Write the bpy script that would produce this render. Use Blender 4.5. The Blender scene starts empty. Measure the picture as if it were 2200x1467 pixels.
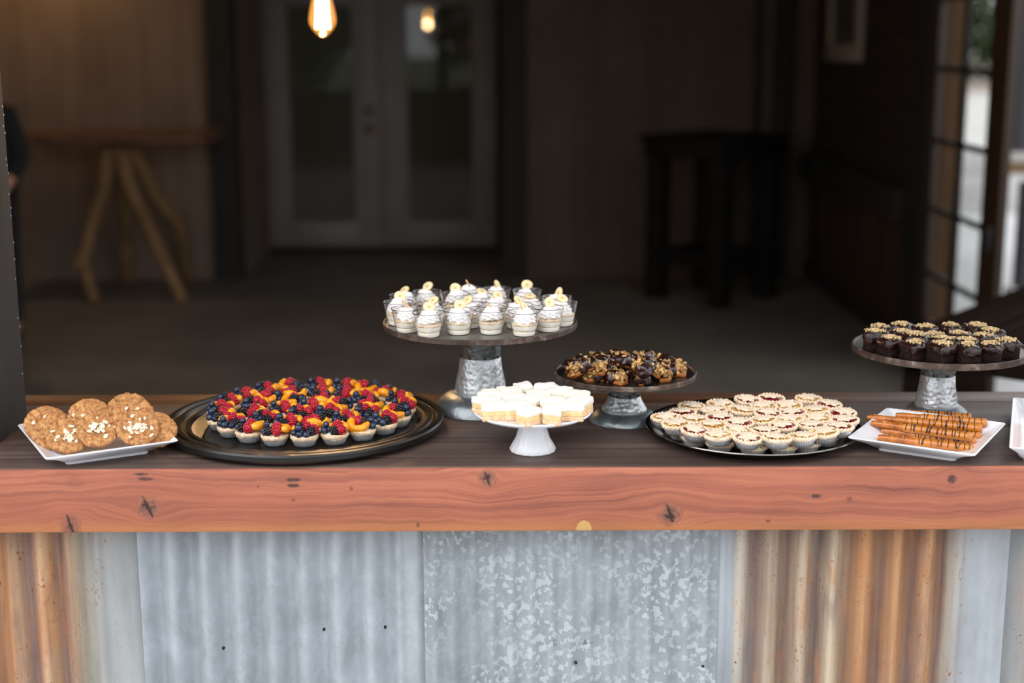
import bpy, bmesh, math, random
from mathutils import Vector, Matrix, Euler, noise

SC = bpy.context.scene
COL = SC.collection
R = math.radians
PI = math.pi
rnd = random.Random(7)

# ------------------------------------------------------------------ camera
F = 50.0 / 36.0 * 2200.0
CAM = Vector((0, 0, 1.58))
PITCH = 11.98
RM = Matrix.Rotation(R(90 - PITCH), 3, 'X') @ Matrix.Rotation(R(-0.2), 3, 'Z')
cd = bpy.data.cameras.new('camera')
cam = bpy.data.objects.new('camera', cd)
COL.objects.link(cam)
cam.matrix_world = Matrix.Translation(CAM) @ RM.to_4x4()
cd.lens = 50; cd.sensor_width = 36; cd.sensor_fit = 'HORIZONTAL'
cd.clip_start = 0.05; cd.clip_end = 500
cd.dof.use_dof = True
cd.dof.focus_distance = 2.30
cd.dof.aperture_fstop = 2.0
SC.camera = cam

# ------------------------------------------------------------------ world: even overcast sky
W = bpy.data.worlds.new('overcast_sky'); SC.world = W
W.use_nodes = True
bgn = W.node_tree.nodes['Background']
bgn.inputs[0].default_value = (0.95, 0.97, 1.0, 1)
bgn.inputs[1].default_value = 1.95
# the brighter part of the overcast, very soft
sl_ = bpy.data.lights.new('veiled_sun', 'SUN'); sl_.energy = 1.15; sl_.angle = R(45); sl_.color = (1.0, 0.98, 0.95)
so_ = bpy.data.objects.new('veiled_sun', sl_); COL.objects.link(so_)
so_.rotation_euler = Vector((0.62, 0.52, -0.75)).to_track_quat('-Z', 'Y').to_euler()
SC.view_settings.view_transform = 'Standard'
SC.view_settings.look = 'None'
SC.view_settings.gamma = 1
SC.view_settings.use_curve_mapping = False
SC.view_settings.exposure = 0.0

# ------------------------------------------------------------------ pixel -> place helpers
def ray(x, y): return RM @ Vector(((x - 1100) / F, -(y - 733.5) / F, -1))
def PZ(x, y, z): d = ray(x, y); return CAM + d * ((z - CAM.z) / d.z)
def PY(x, y, Y): d = ray(x, y); return CAM + d * (Y / d.y)
def PX(x, y, X): d = ray(x, y); return CAM + d * (X / d.x)
def SPX(p): return -(RM.transposed() @ (p - CAM)).z / F      # metres per pixel at p

BZ = 0.94                                                     # counter height

# ------------------------------------------------------------------ scene helpers
def srgb(r, g, b):
    def c(v):
        v /= 255.0
        return v / 12.92 if v <= 0.04045 else ((v + 0.055) / 1.055) ** 2.4
    return (c(r), c(g), c(b), 1)

class MB:
    def __init__(s): s.v = []; s.f = []
    def add(s, vs, fs, M=None):
        o = len(s.v)
        s.v += [(M @ Vector(p)) if M else Vector(p) for p in vs]
        s.f += [tuple(i + o for i in f) for f in fs]
        return s
    def merge(s, other, M=None): return s.add(other.v, other.f, M)
    def lathe(s, prof, seg=32, fn=None, M=None):
        vs = []; fs = []; rings = []
        for (r, z) in prof:
            if r <= 1e-9:
                rings.append([len(vs)]); vs.append((0, 0, z))
            else:
                ring = []
                for k in range(seg):
                    t = 2 * PI * k / seg
                    rr, zz = fn(t, r, z) if fn else (r, z)
                    ring.append(len(vs)); vs.append((rr * math.cos(t), rr * math.sin(t), zz))
                rings.append(ring)
        for a, b in zip(rings, rings[1:]):
            if len(a) == 1 and len(b) == 1: continue
            for k in range(seg):
                k2 = (k + 1) % seg
                if len(a) == 1: fs.append((a[0], b[k], b[k2]))
                elif len(b) == 1: fs.append((a[k], b[0], a[k2]))
                else: fs.append((a[k], b[k], b[k2], a[k2]))
        return s.add(vs, fs, M)
    def rings(s, rings, cap0=True, cap1=True, M=None):
        n = len(rings[0]); vs = [p for r in rings for p in r]; fs = []
        for i in range(len(rings) - 1):
            for k in range(n):
                k2 = (k + 1) % n
                fs.append((i * n + k, i * n + k2, (i + 1) * n + k2, (i + 1) * n + k))
        if cap0: fs.append(tuple(range(n))[::-1])
        if cap1: fs.append(tuple(range((len(rings) - 1) * n, len(rings) * n)))
        return s.add(vs, fs, M)
    def tube(s, pts, rad, seg=10, M=None):
        pts = [Vector(p) for p in pts]
        if not isinstance(rad, (list, tuple)): rad = [rad] * len(pts)
        rings = []
        up = None
        for i, p in enumerate(pts):
            t = (pts[min(i + 1, len(pts) - 1)] - pts[max(i - 1, 0)]).normalized()
            if up is None:
                up = t.orthogonal().normalized()
            up = (up - t * up.dot(t)).normalized()
            w = t.cross(up)
            rings.append([p + (up * math.cos(2 * PI * k / seg) + w * math.sin(2 * PI * k / seg)) * rad[i] for k in range(seg)])
        return s.rings(rings, True, True, M)
    def box(s, x0, x1, y0, y1, z0, z1, M=None, b=0.0):
        if b <= 0:
            vs = [(x, y, z) for z in (z0, z1) for y in (y0, y1) for x in (x0, x1)]
            fs = [(0, 2, 3, 1), (4, 5, 7, 6), (0, 1, 5, 4), (2, 6, 7, 3), (0, 4, 6, 2), (1, 3, 7, 5)]
            return s.add(vs, fs, M)
        bm = bmesh.new()
        bmesh.ops.create_cube(bm, size=1)
        for v in bm.verts:
            v.co = Vector(((x0 + x1) / 2 + v.co.x * (x1 - x0), (y0 + y1) / 2 + v.co.y * (y1 - y0), (z0 + z1) / 2 + v.co.z * (z1 - z0)))
        bmesh.ops.bevel(bm, geom=list(bm.edges), offset=b, segments=2, profile=0.5, affect='EDGES')
        bm.verts.index_update()
        r = s.add([v.co.copy() for v in bm.verts], [tuple(v.index for v in f.verts) for f in bm.faces], M)
        bm.free(); return r
    def ico(s, c, r, sub=1, M=None):
        vs, fs = ICO(sub)
        rx, ry, rz = r if isinstance(r, (tuple, list)) else (r, r, r)
        return s.add([Vector((p.x * rx + c[0], p.y * ry + c[1], p.z * rz + c[2])) for p in vs], fs, M)
    def disp(s, amp, scale, seed=0, mask=None):
        o = Vector((seed * 3.7, seed * 1.3, seed * 7.1))
        for i, p in enumerate(s.v):
            k = mask(p) if mask else 1.0
            if k: s.v[i] = p + noise.noise_vector(p * scale + o) * amp * k
        return s

_ico = {}
def ICO(sub):
    if sub not in _ico:
        bm = bmesh.new(); bmesh.ops.create_icosphere(bm, subdivisions=sub, radius=1)
        bm.verts.index_update()
        _ico[sub] = ([v.co.copy() for v in bm.verts], [tuple(v.index for v in f.verts) for f in bm.faces])
        bm.free()
    return _ico[sub]

def mesh(name, mb, mat, smooth=True, angle=38):
    me = bpy.data.meshes.new(name)
    me.from_pydata([tuple(p) for p in mb.v], [], mb.f)
    me.validate()
    bm = bmesh.new(); bm.from_mesh(me)
    bmesh.ops.recalc_face_normals(bm, faces=bm.faces)
    bm.to_mesh(me); bm.free()
    if mat: me.materials.append(mat)
    if smooth:
        me.polygons.foreach_set('use_smooth', [True] * len(me.polygons))
        me.set_sharp_from_angle(angle=R(angle))
    me.update()
    return me

def tag(o, label=None, cat=None, group=None, kind=None):
    if label: o['label'] = label
    if cat: o['category'] = cat
    if group: o['group'] = group
    if kind: o['kind'] = kind
    return o
def inst(name, me, parent=None, loc=(0, 0, 0), rot=(0, 0, 0), sc=(1, 1, 1)):
    o = bpy.data.objects.new(name, me); COL.objects.link(o)
    o.parent = parent; o.location = loc
    o.rotation_euler = rot if not isinstance(rot, Matrix) else rot.to_euler()
    o.scale = sc if isinstance(sc, (tuple, list)) else (sc, sc, sc)
    return o
def obj(name, mb, mat, parent=None, smooth=True, angle=38, **k):
    return inst(name, mesh(name, mb, mat, smooth, angle), parent, **k)
def thing(name, loc, label, cat, group=None, rot=(0, 0, 0), kind=None):
    o = inst(name, None, None, loc, rot); o.empty_display_size = 0.05
    return tag(o, label, cat, group, kind)
def struct(name, mb, mat, parent=None, smooth=False):
    o = obj(name, mb, mat, parent, smooth)
    if parent is None: o['kind'] = 'structure'
    return o

def relax(pts, rad, cen, Rmax, it=120):
    P = [Vector((p[0], p[1])) for p in pts]; c = Vector((cen[0], cen[1]))
    for _ in range(it):
        for i in range(len(P)):
            for j in range(i + 1, len(P)):
                d = P[j] - P[i]; L = d.length
                if L < 2 * rad:
                    if L < 1e-6: d = Vector((1, 0)); L = 1
                    m = d / L * (2 * rad - L) * 0.5
                    P[i] -= m; P[j] += m
        for i in range(len(P)):
            d = P[i] - c
            if d.length > Rmax: P[i] = c + d.normalized() * Rmax
    return P

# ------------------------------------------------------------------ materials
class G:
    def __init__(s, name):
        s.m = bpy.data.materials.new(name); s.m.use_nodes = True
        s.nt = s.m.node_tree; s.b = s.nt.nodes['Principled BSDF']; s.out = s.nt.nodes['Material Output']
    def n(s, t, ins=None, **pr):
        nd = s.nt.nodes.new(t)
        for k, v in pr.items(): setattr(nd, k, v)
        for k, v in (ins or {}).items(): s.put(nd.inputs[k], v)
        return nd
    def put(s, sock, v):
        if isinstance(v, bpy.types.NodeSocket): s.nt.links.new(v, sock)
        else: sock.default_value = v
    def mth(s, op, a, b=None, c=None, clamp=False):
        nd = s.n('ShaderNodeMath', operation=op, use_clamp=clamp)
        s.put(nd.inputs[0], a)
        if b is not None: s.put(nd.inputs[1], b)
        if c is not None: s.put(nd.inputs[2], c)
        return nd.outputs[0]
    def co(s, kind='Object'): return s.n('ShaderNodeTexCoord').outputs[kind]
    def map(s, vec, scale=(1, 1, 1), loc=(0, 0, 0), rot=(0, 0, 0)):
        return s.n('ShaderNodeMapping', {'Vector': vec, 'Scale': scale, 'Location': loc, 'Rotation': rot}).outputs[0]
    def noise(s, vec, scale, detail=3, rough=0.55, dist=0.0):
        return s.n('ShaderNodeTexNoise', {'Vector': vec, 'Scale': scale, 'Detail': detail, 'Roughness': rough, 'Distortion': dist}).outputs[0]
    def ramp(s, f, stops, interp='LINEAR'):
        nd = s.n('ShaderNodeValToRGB'); s.put(nd.inputs[0], f)
        cr = nd.color_ramp; cr.interpolation = interp
        while len(cr.elements) < len(stops): cr.elements.new(0.5)
        for e, (p, c) in zip(cr.elements, stops): e.position = p; e.color = c
        return nd.outputs[0]
    def mix(s, f, a, b, mode='MIX'):
        nd = s.n('ShaderNodeMix', data_type='RGBA', blend_type=mode)
        s.put(nd.inputs[0], f); s.put(nd.inputs[6], a); s.put(nd.inputs[7], b)
        return nd.outputs[2]
    def smooth(s, v, lo, hi):
        nd = s.n('ShaderNodeMapRange', interpolation_type='SMOOTHSTEP')
        s.put(nd.inputs[0], v); nd.inputs[1].default_value = lo; nd.inputs[2].default_value = hi
        return nd.outputs[0]
    def bump(s, h, strength=0.3, dist=0.002):
        s.put(s.b.inputs['Normal'], s.n('ShaderNodeBump', {'Height': h, 'Strength': strength, 'Distance': dist}).outputs[0])
    def set(s, **k):
        for a, v in k.items(): s.put(s.b.inputs[a.replace('_', ' ')], v)
        return s

def food(name, c1, c2, scale=150, rough=0.6, bump=0.3, bscale=None, dist=0.001, metal=0, sss=0, coat=0, spec=0.5, detail=3, lo=0.35, hi=0.65):
    g = G(name); co = g.co()
    nz = g.noise(co, scale, detail)
    g.set(Base_Color=g.ramp(nz, [(lo, c1), (hi, c2)]), Roughness=rough, Metallic=metal)
    g.b.inputs['Specular IOR Level'].default_value = spec
    if sss:
        g.b.inputs['Subsurface Weight'].default_value = sss
        g.b.inputs['Subsurface Radius'].default_value = (0.004, 0.002, 0.001)
        g.b.inputs['Subsurface Scale'].default_value = 1.0
    if coat:
        g.b.inputs['Coat Weight'].default_value = coat; g.b.inputs['Coat Roughness'].default_value = 0.08
    if bump: g.bump(g.noise(co, bscale or scale, 4), bump, dist)
    return g.m

def wood(name, c1, c2, c3, axis='X', rough=0.5, fine=55, bump=0.25, scale=1.0, spec=0.5, matte=False):
    g = G(name); co = g.co()
    g.b.inputs['Specular IOR Level'].default_value = spec
    s1 = {'X': (1.2, fine, fine), 'Y': (fine, 1.2, fine), 'Z': (fine, fine, 1.2)}[axis]
    s2 = {'X': (0.5, 9, 9), 'Y': (9, 0.5, 9), 'Z': (9, 9, 0.5)}[axis]
    a = g.noise(g.map(co, s1), scale, 5, 0.6); b = g.noise(g.map(co, s2), scale, 3, 0.5, 0.5)
    f = g.mth('ADD', g.mth('MULTIPLY', a, 0.55), g.mth('MULTIPLY', b, 0.45))
    cr_ = g.ramp(f, [(0.34, c1), (0.5, c2), (0.66, c3)])
    if matte:
        g.nt.links.new(g.n('ShaderNodeBsdfDiffuse', {'Color': cr_, 'Roughness': 0.5}).outputs[0], g.out.inputs[0]); return g.m
    g.set(Base_Color=cr_, Roughness=rough)
    g.bump(a, bump, 0.002)
    return g.m

def plain(name, c, rough=0.5, metal=0, spec=0.5):
    g = G(name); g.set(Base_Color=c, Roughness=rough, Metallic=metal)
    g.b.inputs['Specular IOR Level'].default_value = spec
    return g.m

def thin_glass(name, tint=(1, 1, 1, 1), refl=1.0, rough=0.02):
    g = G(name)
    tr = g.n('ShaderNodeBsdfTransparent', {'Color': tint})
    gl = g.n('ShaderNodeBsdfGlossy', {'Color': (1, 1, 1, 1), 'Roughness': rough})
    ge = g.n('ShaderNodeNewGeometry')
    dp = g.n('ShaderNodeVectorMath', {0: ge.outputs['Normal'], 1: ge.outputs['Incoming']}, operation='DOT_PRODUCT').outputs['Value']
    sch = g.mth('ADD', g.mth('MULTIPLY', g.mth('POWER', g.mth('SUBTRACT', 1.0, g.mth('ABSOLUTE', dp)), 5.0), 0.96), 0.04)
    mx = g.n('ShaderNodeMixShader', {0: g.mth('MULTIPLY', sch, refl, clamp=True), 1: tr.outputs[0], 2: gl.outputs[0]})
    g.nt.links.new(mx.outputs[0], g.out.inputs[0])
    return g.m

# ================================================================== STRUCTURE
# ---- ground outside
def ground_mat(name, c1, c2, sc, rough=0.9, bump=0.4):
    g = G(name); co = g.co()
    a = g.noise(co, sc, 5); b = g.noise(co, sc * 0.08, 3)
    f = g.mth('ADD', g.mth('MULTIPLY', a, 0.6), g.mth('MULTIPLY', b, 0.4))
    g.set(Base_Color=g.ramp(f, [(0.38, c1), (0.62, c2)]), Roughness=rough)
    g.bump(a, bump, 0.01); return g.m
M_pav = ground_mat('pale concrete', srgb(165, 165, 165), srgb(190, 190, 190), 6)
M_grav = ground_mat('grey gravel', srgb(105, 103, 104), srgb(165, 162, 162), 14)
M_road = ground_mat('pale road', srgb(176, 172, 170), srgb(198, 195, 194), 4)
M_verge = ground_mat('tan verge', srgb(120, 108, 98), srgb(160, 146, 134), 2)
M_lawn = ground_mat('lawn', srgb(60, 72, 42), srgb(92, 104, 60), 20)
for nm, x0, x1, y0, y1, m in (('ground_paving', -30, 60, -11, 13.3, M_pav), ('ground_gravel', -60, 80, 13.3, 21, M_grav),
                              ('ground_road', -60, 90, 21, 43, M_road), ('ground_verge', -120, 120, 43, 140, M_verge),
                              ('ground_lawn', -120, 120, -120, -11, M_lawn)):
    struct(nm, MB().box(x0, x1, y0, y1, -0.3, -0.04), m)

# ---- the shed: measured planes
YW = PZ(300, 599, 0).y            # back wall
YD = PZ(800, 541, 0).y            # wall with the double door
XL = -4.6; XR = 2.0; ZC = 3.1
YF = 2.05
def wx(px, Y, py=300): return PY(px, py, Y).x

def floor_mat():
    g = G('worn concrete'); co = g.co()
    a = g.noise(co, 1.3, 5, 0.6); b = g.noise(co, 30, 4)
    f = g.mth('ADD', g.mth('MULTIPLY', a, 0.75), g.mth('MULTIPLY', b, 0.25))
    g.set(Base_Color=g.ramp(f, [(0.35, srgb(90, 84, 79)), (0.65, srgb(122, 115, 108))]), Roughness=0.55)
    g.bump(b, 0.15, 0.002); return g.m
struct('floor', MB().box(XL - 0.1, XR + 0.06, 2.25, 13.2, -0.2, 0), floor_mat())
M_ceil = wood('dark ceiling boards', srgb(40, 33, 28), srgb(52, 43, 36), srgb(62, 52, 44), 'X')
struct('ceiling', MB().box(XL - 0.2, XR + 0.2, YF - 0.15, 13.2, ZC, ZC + 0.15), M_ceil)
def siding(name, c1, c2):
    g = G(name); co = g.co()
    a = g.noise(g.map(co, (14, 14, 0.6)), 1.0, 4, 0.6); b = g.noise(co, 2.0, 3)
    f = g.mth('ADD', g.mth('MULTIPLY', a, 0.6), g.mth('MULTIPLY', b, 0.4))
    g.set(Base_Color=g.ramp(f, [(0.38, c1), (0.62, c2)]), Roughness=0.8)
    g.bump(a, 0.2, 0.004); return g.m
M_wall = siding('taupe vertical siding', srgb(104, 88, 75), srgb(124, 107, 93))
M_wall_r = siding('siding toned down for shade', srgb(74, 62, 52), srgb(90, 77, 66))  # darker copy of the wall siding, shade put into its colour
xa0 = wx(509, YW); xa1 = wx(1092, YW)
wl = struct('wall_back_left', MB().box(XL, wx(470, YW), YW, YW + 0.12, 0, ZC), M_wall)
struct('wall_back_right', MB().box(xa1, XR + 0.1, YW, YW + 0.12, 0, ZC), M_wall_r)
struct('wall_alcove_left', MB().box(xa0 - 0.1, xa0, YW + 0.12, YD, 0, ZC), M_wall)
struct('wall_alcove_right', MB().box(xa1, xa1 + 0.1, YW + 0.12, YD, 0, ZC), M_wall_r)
struct('wall_left', MB().box(XL - 0.12, XL, 2.3, YW + 0.1, 0, ZC), M_wall)
# dark trim at the mouth of the alcove and round the door
M_dark = wood('near black stained wood', srgb(20, 20, 17), srgb(27, 26, 23), srgb(36, 33, 29), 'Z', 0.75)
struct('trim_1', MB().box(wx(453, YW), xa0, YW - 0.05, YW + 0.13, 0, ZC, b=0.006), M_dark)
xd0 = wx(569, YD); xd1 = wx(1066, YD); xdm = wx(819, YD)
struct('trim_2', MB().box(wx(541, YD), xd0, YD - 0.10, YD, 0, ZC, b=0.006), M_dark)
struct('trim_3', MB().box(xd1, xd1 + 0.12, YD - 0.10, YD, 0, ZC, b=0.006), M_dark)
struct('trim_4', MB().box(wx(1078, YW), wx(1131, YW), YW - 0.05, YW + 0.12, 0, ZC, b=0.006), M_dark)
struct('trim_5', MB().box(xd0, xd1, YD - 0.14, YD, 0, 0.045, b=0.004), M_dark)
struct('trim_6', MB().box(wx(1655, YW), wx(1690, YW), YW - 0.08, YW, 0, ZC, b=0.006), M_dark)
struct('trim_7', MB().box(wx(1613, YW), wx(1628, YW), YW - 0.05, YW, 0, ZC, b=0.004), M_dark)
# unlit room beyond the door
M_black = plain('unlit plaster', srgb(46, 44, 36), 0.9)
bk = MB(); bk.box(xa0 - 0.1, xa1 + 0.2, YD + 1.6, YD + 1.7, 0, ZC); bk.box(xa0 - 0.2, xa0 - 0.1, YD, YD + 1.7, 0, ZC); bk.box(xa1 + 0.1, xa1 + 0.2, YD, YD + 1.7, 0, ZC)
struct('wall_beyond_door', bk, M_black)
ztop = 2.15
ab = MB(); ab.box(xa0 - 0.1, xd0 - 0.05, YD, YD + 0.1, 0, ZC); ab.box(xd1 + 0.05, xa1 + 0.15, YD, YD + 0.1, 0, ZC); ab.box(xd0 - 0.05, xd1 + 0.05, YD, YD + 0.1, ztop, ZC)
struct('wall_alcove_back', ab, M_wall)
# double glazed door
M_door = food('off white door paint', srgb(122, 115, 112), srgb(132, 125, 122), 3, 0.5, 0.05)
M_glass = thin_glass('window glass', (0.96, 0.97, 0.96, 1), 0.55)
M_brass = plain('dull brass', srgb(120, 88, 40), 0.35, 0.9)
M_shade = plain('olive grey roller blind', srgb(84, 80, 70), 0.9)
def leaf(n, x0, x1, gx0, gx1, knob, shade):
    e = inst('door_%d' % n, None, None, ((x0 + x1) / 2, YD, 0)); e['kind'] = 'structure'
    cx = (x0 + x1) / 2; gz1 = PY(900, 16, YD).z; gz0 = PY(900, 478, YD).z; zb = 0.05
    gz1 = max(gz1, 1.85)
    a, b, c, d = x0 - cx, gx0 - cx, gx1 - cx, x1 - cx
    obj('stile', MB().box(a, b, -0.045, 0, zb, ztop, b=0.003), M_door, e)
    obj('stile', MB().box(c, d, -0.045, 0, zb, ztop, b=0.003), M_door, e)
    obj('bottom_rail', MB().box(b, c, -0.042, 0, zb, gz0, b=0.003), M_door, e)
    obj('top_rail', MB().box(b, c, -0.042, 0, gz1, ztop, b=0.003), M_door, e)
    m = MB()
    w = 0.022
    m.box(b, b + w, -0.058, -0.04, gz0, gz1); m.box(c - w, c, -0.058, -0.04, gz0, gz1)
    m.box(b + w, c - w, -0.058, -0.04, gz0, gz0 + w); m.box(b + w, c - w, -0.058, -0.04, gz1 - w, gz1)
    obj('glazing_bead', m, M_door, e)
    obj('pane', MB().box(b, c, -0.026, -0.022, gz0, gz1), M_glass, e)
    if shade: obj('blind', MB().box(b + 0.01, c - 0.01, -0.012, -0.008, gz0 + 0.02, gz1), M_shade, e)
    if knob:
        kx = wx(797, YD) - cx
        for zz, rr in ((PY(797, 276, YD).z, 0.03), (PY(797, 236, YD).z, 0.026)):
            M_ = Matrix.Translation((kx, -0.045, zz)) @ Matrix.Rotation(R(90), 4, 'X')
            obj('door_knob' if rr > 0.028 else 'deadbolt', MB().lathe([(0, 0), (rr * 1.1, 0), (rr * 1.1, 0.006), (rr * 0.5, 0.012), (rr * 0.45, 0.025), (rr, 0.035), (rr, 0.05), (rr * 0.6, 0.06), (0, 0.062)], 20, None, M_), M_brass, e)
    return e
leaf(1, xd0, xdm - 0.004, wx(622, YD), wx(768, YD), True, True)
leaf(2, xdm + 0.004, xd1, wx(872, YD), wx(1022, YD), False, True)  # blind on this leaf is added to lighten its black pane

# ---- right wall of dark boards, then the glazed folding door and the open side
M_board = wood('dark brown boards', srgb(28, 23, 19), srgb(40, 32, 26), srgb(54, 42, 33), 'Y', 0.6)
M_board2 = wood('reddish dark boards', srgb(40, 29, 22), srgb(56, 40, 30), srgb(72, 50, 36), 'Z', 0.6)
YG0 = PX(2166, 300, XR).y; YG1 = PX(2004, 300, XR).y; YR0 = PX(1962, 300, XR).y
wr = struct('wall_right', MB().box(XR + 0.03, XR + 0.08, YR0, YW, 0, ZC), M_board)
zl = PX(1730, 352, XR).z
z = zl + 0.10; k = 0
while z < ZC - 0.01:
    z1 = min(z + 0.19, ZC)
    obj('plank', MB().box(XR + 0.002 * (k % 3), XR + 0.035, YR0, YW, z + 0.003, z1 - 0.003, b=0.003), M_board, wr); z = z1; k += 1
y = YR0; k = 0
while y < YW - 0.01:
    y1 = min(y + 0.17 + 0.03 * (k % 3), YW)
    obj('plank', MB().box(XR + 0.004 * (k % 2), XR + 0.035, y + 0.003, y1 - 0.003, 0.10, zl - 0.06, b=0.003), M_board2, wr); y = y1; k += 1
struct('baseboard_right', MB().box(XR - 0.02, XR + 0.03, YR0, YW, 0, 0.11, b=0.004), M_dark)
struct('trim_8', MB().box(XR - 0.09, XR + 0.03, YR0, YW - 0.1, zl - 0.06, zl + 0.10, b=0.006), M_dark)
struct('trim_9', MB().box(XR - 0.03, XR + 0.02, YG1 + 0.01, YR0, 0, ZC, b=0.006), M_dark)
# framed picture on the boards
yf0 = PX(1856, 60, XR).y; yf1 = PX(1786, 60, XR).y; zf0 = PX(1820, 132, XR).z
M_frame = plain('pale grey frame', srgb(150, 138, 124), 0.6)
pf = thing('picture_frame', (XR, (yf0 + yf1) / 2, zf0), 'pale framed picture hanging on the dark board wall', 'picture frame')
hw = (yf1 - yf0) / 2; hh = 0.62; fw = 0.10
for a in ((-hw, hw, 0, fw), (-hw, hw, hh - fw, hh), (-hw, -hw + fw, fw, hh - fw), (hw - fw, hw, fw, hh - fw)):
    obj('frame_bar', MB().box(-0.03, 0.004, a[0], a[1], a[2], a[3], b=0.004), M_frame, pf)
obj('picture', MB().box(-0.012, 0.004, -hw + fw, hw - fw, fw, hh - fw), food('dim print', srgb(60, 58, 52), srgb(88, 84, 76), 6, 0.4, 0), pf)

# glazed door leaf standing in the plane of the wall
M_gframe = wood('brown stained door frame', srgb(36, 26, 18), srgb(52, 36, 24), srgb(78, 52, 30), 'Z', 0.5)
M_gbar = plain('dark glazing bar', srgb(26, 25, 21), 0.5)
gd = inst('door_3', None, None, (XR, (YG0 + YG1) / 2, 0)); gd['kind'] = 'structure'
cy = (YG0 + YG1) / 2; GZ = 2.25
ys = [PX(p, 300, XR).y - cy for p in (2166, 2126, 2069, 2060, 2012, 2004)]
obj('stile', MB().box(-0.018, 0.018, ys[0], ys[1], 0.01, GZ, b=0.004), M_gframe, gd)
obj('stile', MB().box(-0.018, 0.018, ys[4], ys[5] + 0.02, 0.01, GZ, b=0.004), M_gframe, gd)
obj('bottom_rail', MB().box(-0.017, 0.017, ys[1], ys[4], 0.01, 0.26, b=0.004), M_gframe, gd)
obj('top_rail', MB().box(-0.017, 0.017, ys[1], ys[4], GZ - 0.1, GZ, b=0.004), M_gframe, gd)
obj('glazing_bar', MB().box(-0.009, 0.009, ys[2], ys[3], 0.26, GZ - 0.1, b=0.003), M_gbar, gd)
zb = [PX(2062, p, XR).z for p in (622, 470, 312, 150)]
dz = (zb[3] - zb[0]) / 3
zz = [zb[0] - dz] + zb + [zb[3] + dz]
zz = [q for q in zz if 0.32 < q < GZ - 0.2]
for q in zz:
    for (a, b) in ((ys[1], ys[2]), (ys[3], ys[4])):
        obj('glazing_bar', MB().box(-0.009, 0.009, a, b, q - 0.014, q + 0.014, b=0.003), M_gbar, gd)
lv = [0.26] + zz + [GZ - 0.1]
for i in range(len(lv) - 1):
    for (a, b) in ((ys[1], ys[2]), (ys[3], ys[4])):
        obj('pane', MB().box(-0.003, 0.003, a, b, lv[i] + (0.014 if i else 0), lv[i + 1] - (0.014 if i < len(lv) - 2 else 0)), M_glass, gd)
obj('door_handle', MB().box(-0.05, -0.018, ys[0] + 0.03, ys[0] + 0.05, PX(2130, 508, XR).z - 0.05, PX(2130, 508, XR).z + 0.05, b=0.004), M_gbar, gd)
# rough boards of the wing wall outside, seen through the far panes
YV = YG1 + 1.3
wv = struct('wall_wing', MB().box(XR + 0.1, PY(2058, 300, YV).x, YV, YV + 0.1, -0.05, ZC), M_board2)
M_wing = wood('rough sawn cedar boards', srgb(80, 60, 46), srgb(100, 76, 58), srgb(120, 92, 72), 'Z', matte=True)
xv = XR + 0.1; xe = PY(2058, 300, YV).x; nb = 4
for k in range(nb):
    a = xv + (xe - xv) * k / nb; b = xv + (xe - xv) * (k + 1) / nb
    obj('plank', MB().box(a + 0.003, b - 0.003, YV - 0.02 - 0.006 * (k % 2), YV + 0.01, -0.05, ZC, b=0.003), M_wing, wv)

# ---- railing outside and distant planting
M_rail = wood('weathered pale rail', srgb(188, 180, 172), srgb(208, 202, 196), srgb(222, 218, 214), 'X', 0.7)
M_tan = wood('tan rail beam', srgb(120, 92, 66), srgb(146, 114, 84), srgb(166, 134, 100), 'X', 0.7)
M_greypost = wood('grey painted post', srgb(52, 50, 54), srgb(62, 60, 64), srgb(74, 72, 76), 'Z', 0.7)
YQ = 9.0
p = PY(2160, 326, YQ); p2 = PY(2160, 346, YQ); p3 = PY(2160, 374, YQ)
rl = thing('railing', (p.x, YQ, -0.04), 'pale topped wooden railing with dark grey posts outside the glazed door', 'railing')
obj('top_rail', MB().box(0, 2.6, -0.06, 0.06, p2.z + 0.04, p.z + 0.04, b=0.005), M_rail, rl)
obj('rail_beam', MB().box(0, 2.6, -0.03, 0.03, p3.z + 0.04, p2.z + 0.04, b=0.004), M_tan, rl)
for xx in (0.45, 1.4, 2.4):
    obj('post', MB().box(xx, xx + 0.10, -0.05, 0.05, 0, p2.z + 0.05, b=0.005), M_greypost, rl)
obj('tall_post', MB().box(0.04, 0.16, -0.055, 0.055, p.z + 0.03, 3.0, b=0.005), M_greypost, rl)
YP = 7.6
pp = PY(2189, 500, YP)
pb = thing('porch_post', (pp.x + 0.06, YP, -0.04), 'dark grey porch post on a white base at the open side', 'post')
obj('shaft', MB().box(-0.06, 0.06, -0.06, 0.06, 0.3, 0.87, b=0.005), M_greypost, pb)
obj('base', MB().box(-0.09, 0.09, -0.09, 0.09, 0.0, 0.3, b=0.01), plain('white base paint', srgb(210, 210, 212), 0.6), pb)

def leaf_mesh(n, rx, rz, size, seed):
    r_ = random.Random(seed); mb = MB()
    for i in range(n):
        d = Vector((r_.gauss(0, 1), r_.gauss(0, 1), r_.gauss(0, 1))).normalized()
        q = r_.uniform(0.45, 1.0) ** 0.5
        k = 1 + 0.35 * noise.noise(d * 1.8 + Vector((seed, 0, 0)))
        c = Vector((d.x * rx * q * k, d.y * rx * q * k, d.z * rz * q * k))
        M_ = Matrix.Translation(c) @ Euler((r_.uniform(0, 6), r_.uniform(0, 6), r_.uniform(0, 6))).to_matrix().to_4x4()
        s_ = size * r_.uniform(0.6, 1.3)
        mb.add([(-s_, 0, 0), (0, -s_ * 0.5, 0.1 * s_), (s_, 0, 0), (0, s_ * 0.5, 0.1 * s_)], [(0, 1, 2, 3)], M_)
    return mb
M_leafs = [food('foliage %d' % i, srgb(*a), srgb(*b), 0.6, 0.7, 0) for i, (a, b) in enumerate((((38, 52, 30), (66, 84, 48)), ((52, 66, 36), (90, 104, 62))))]
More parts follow.
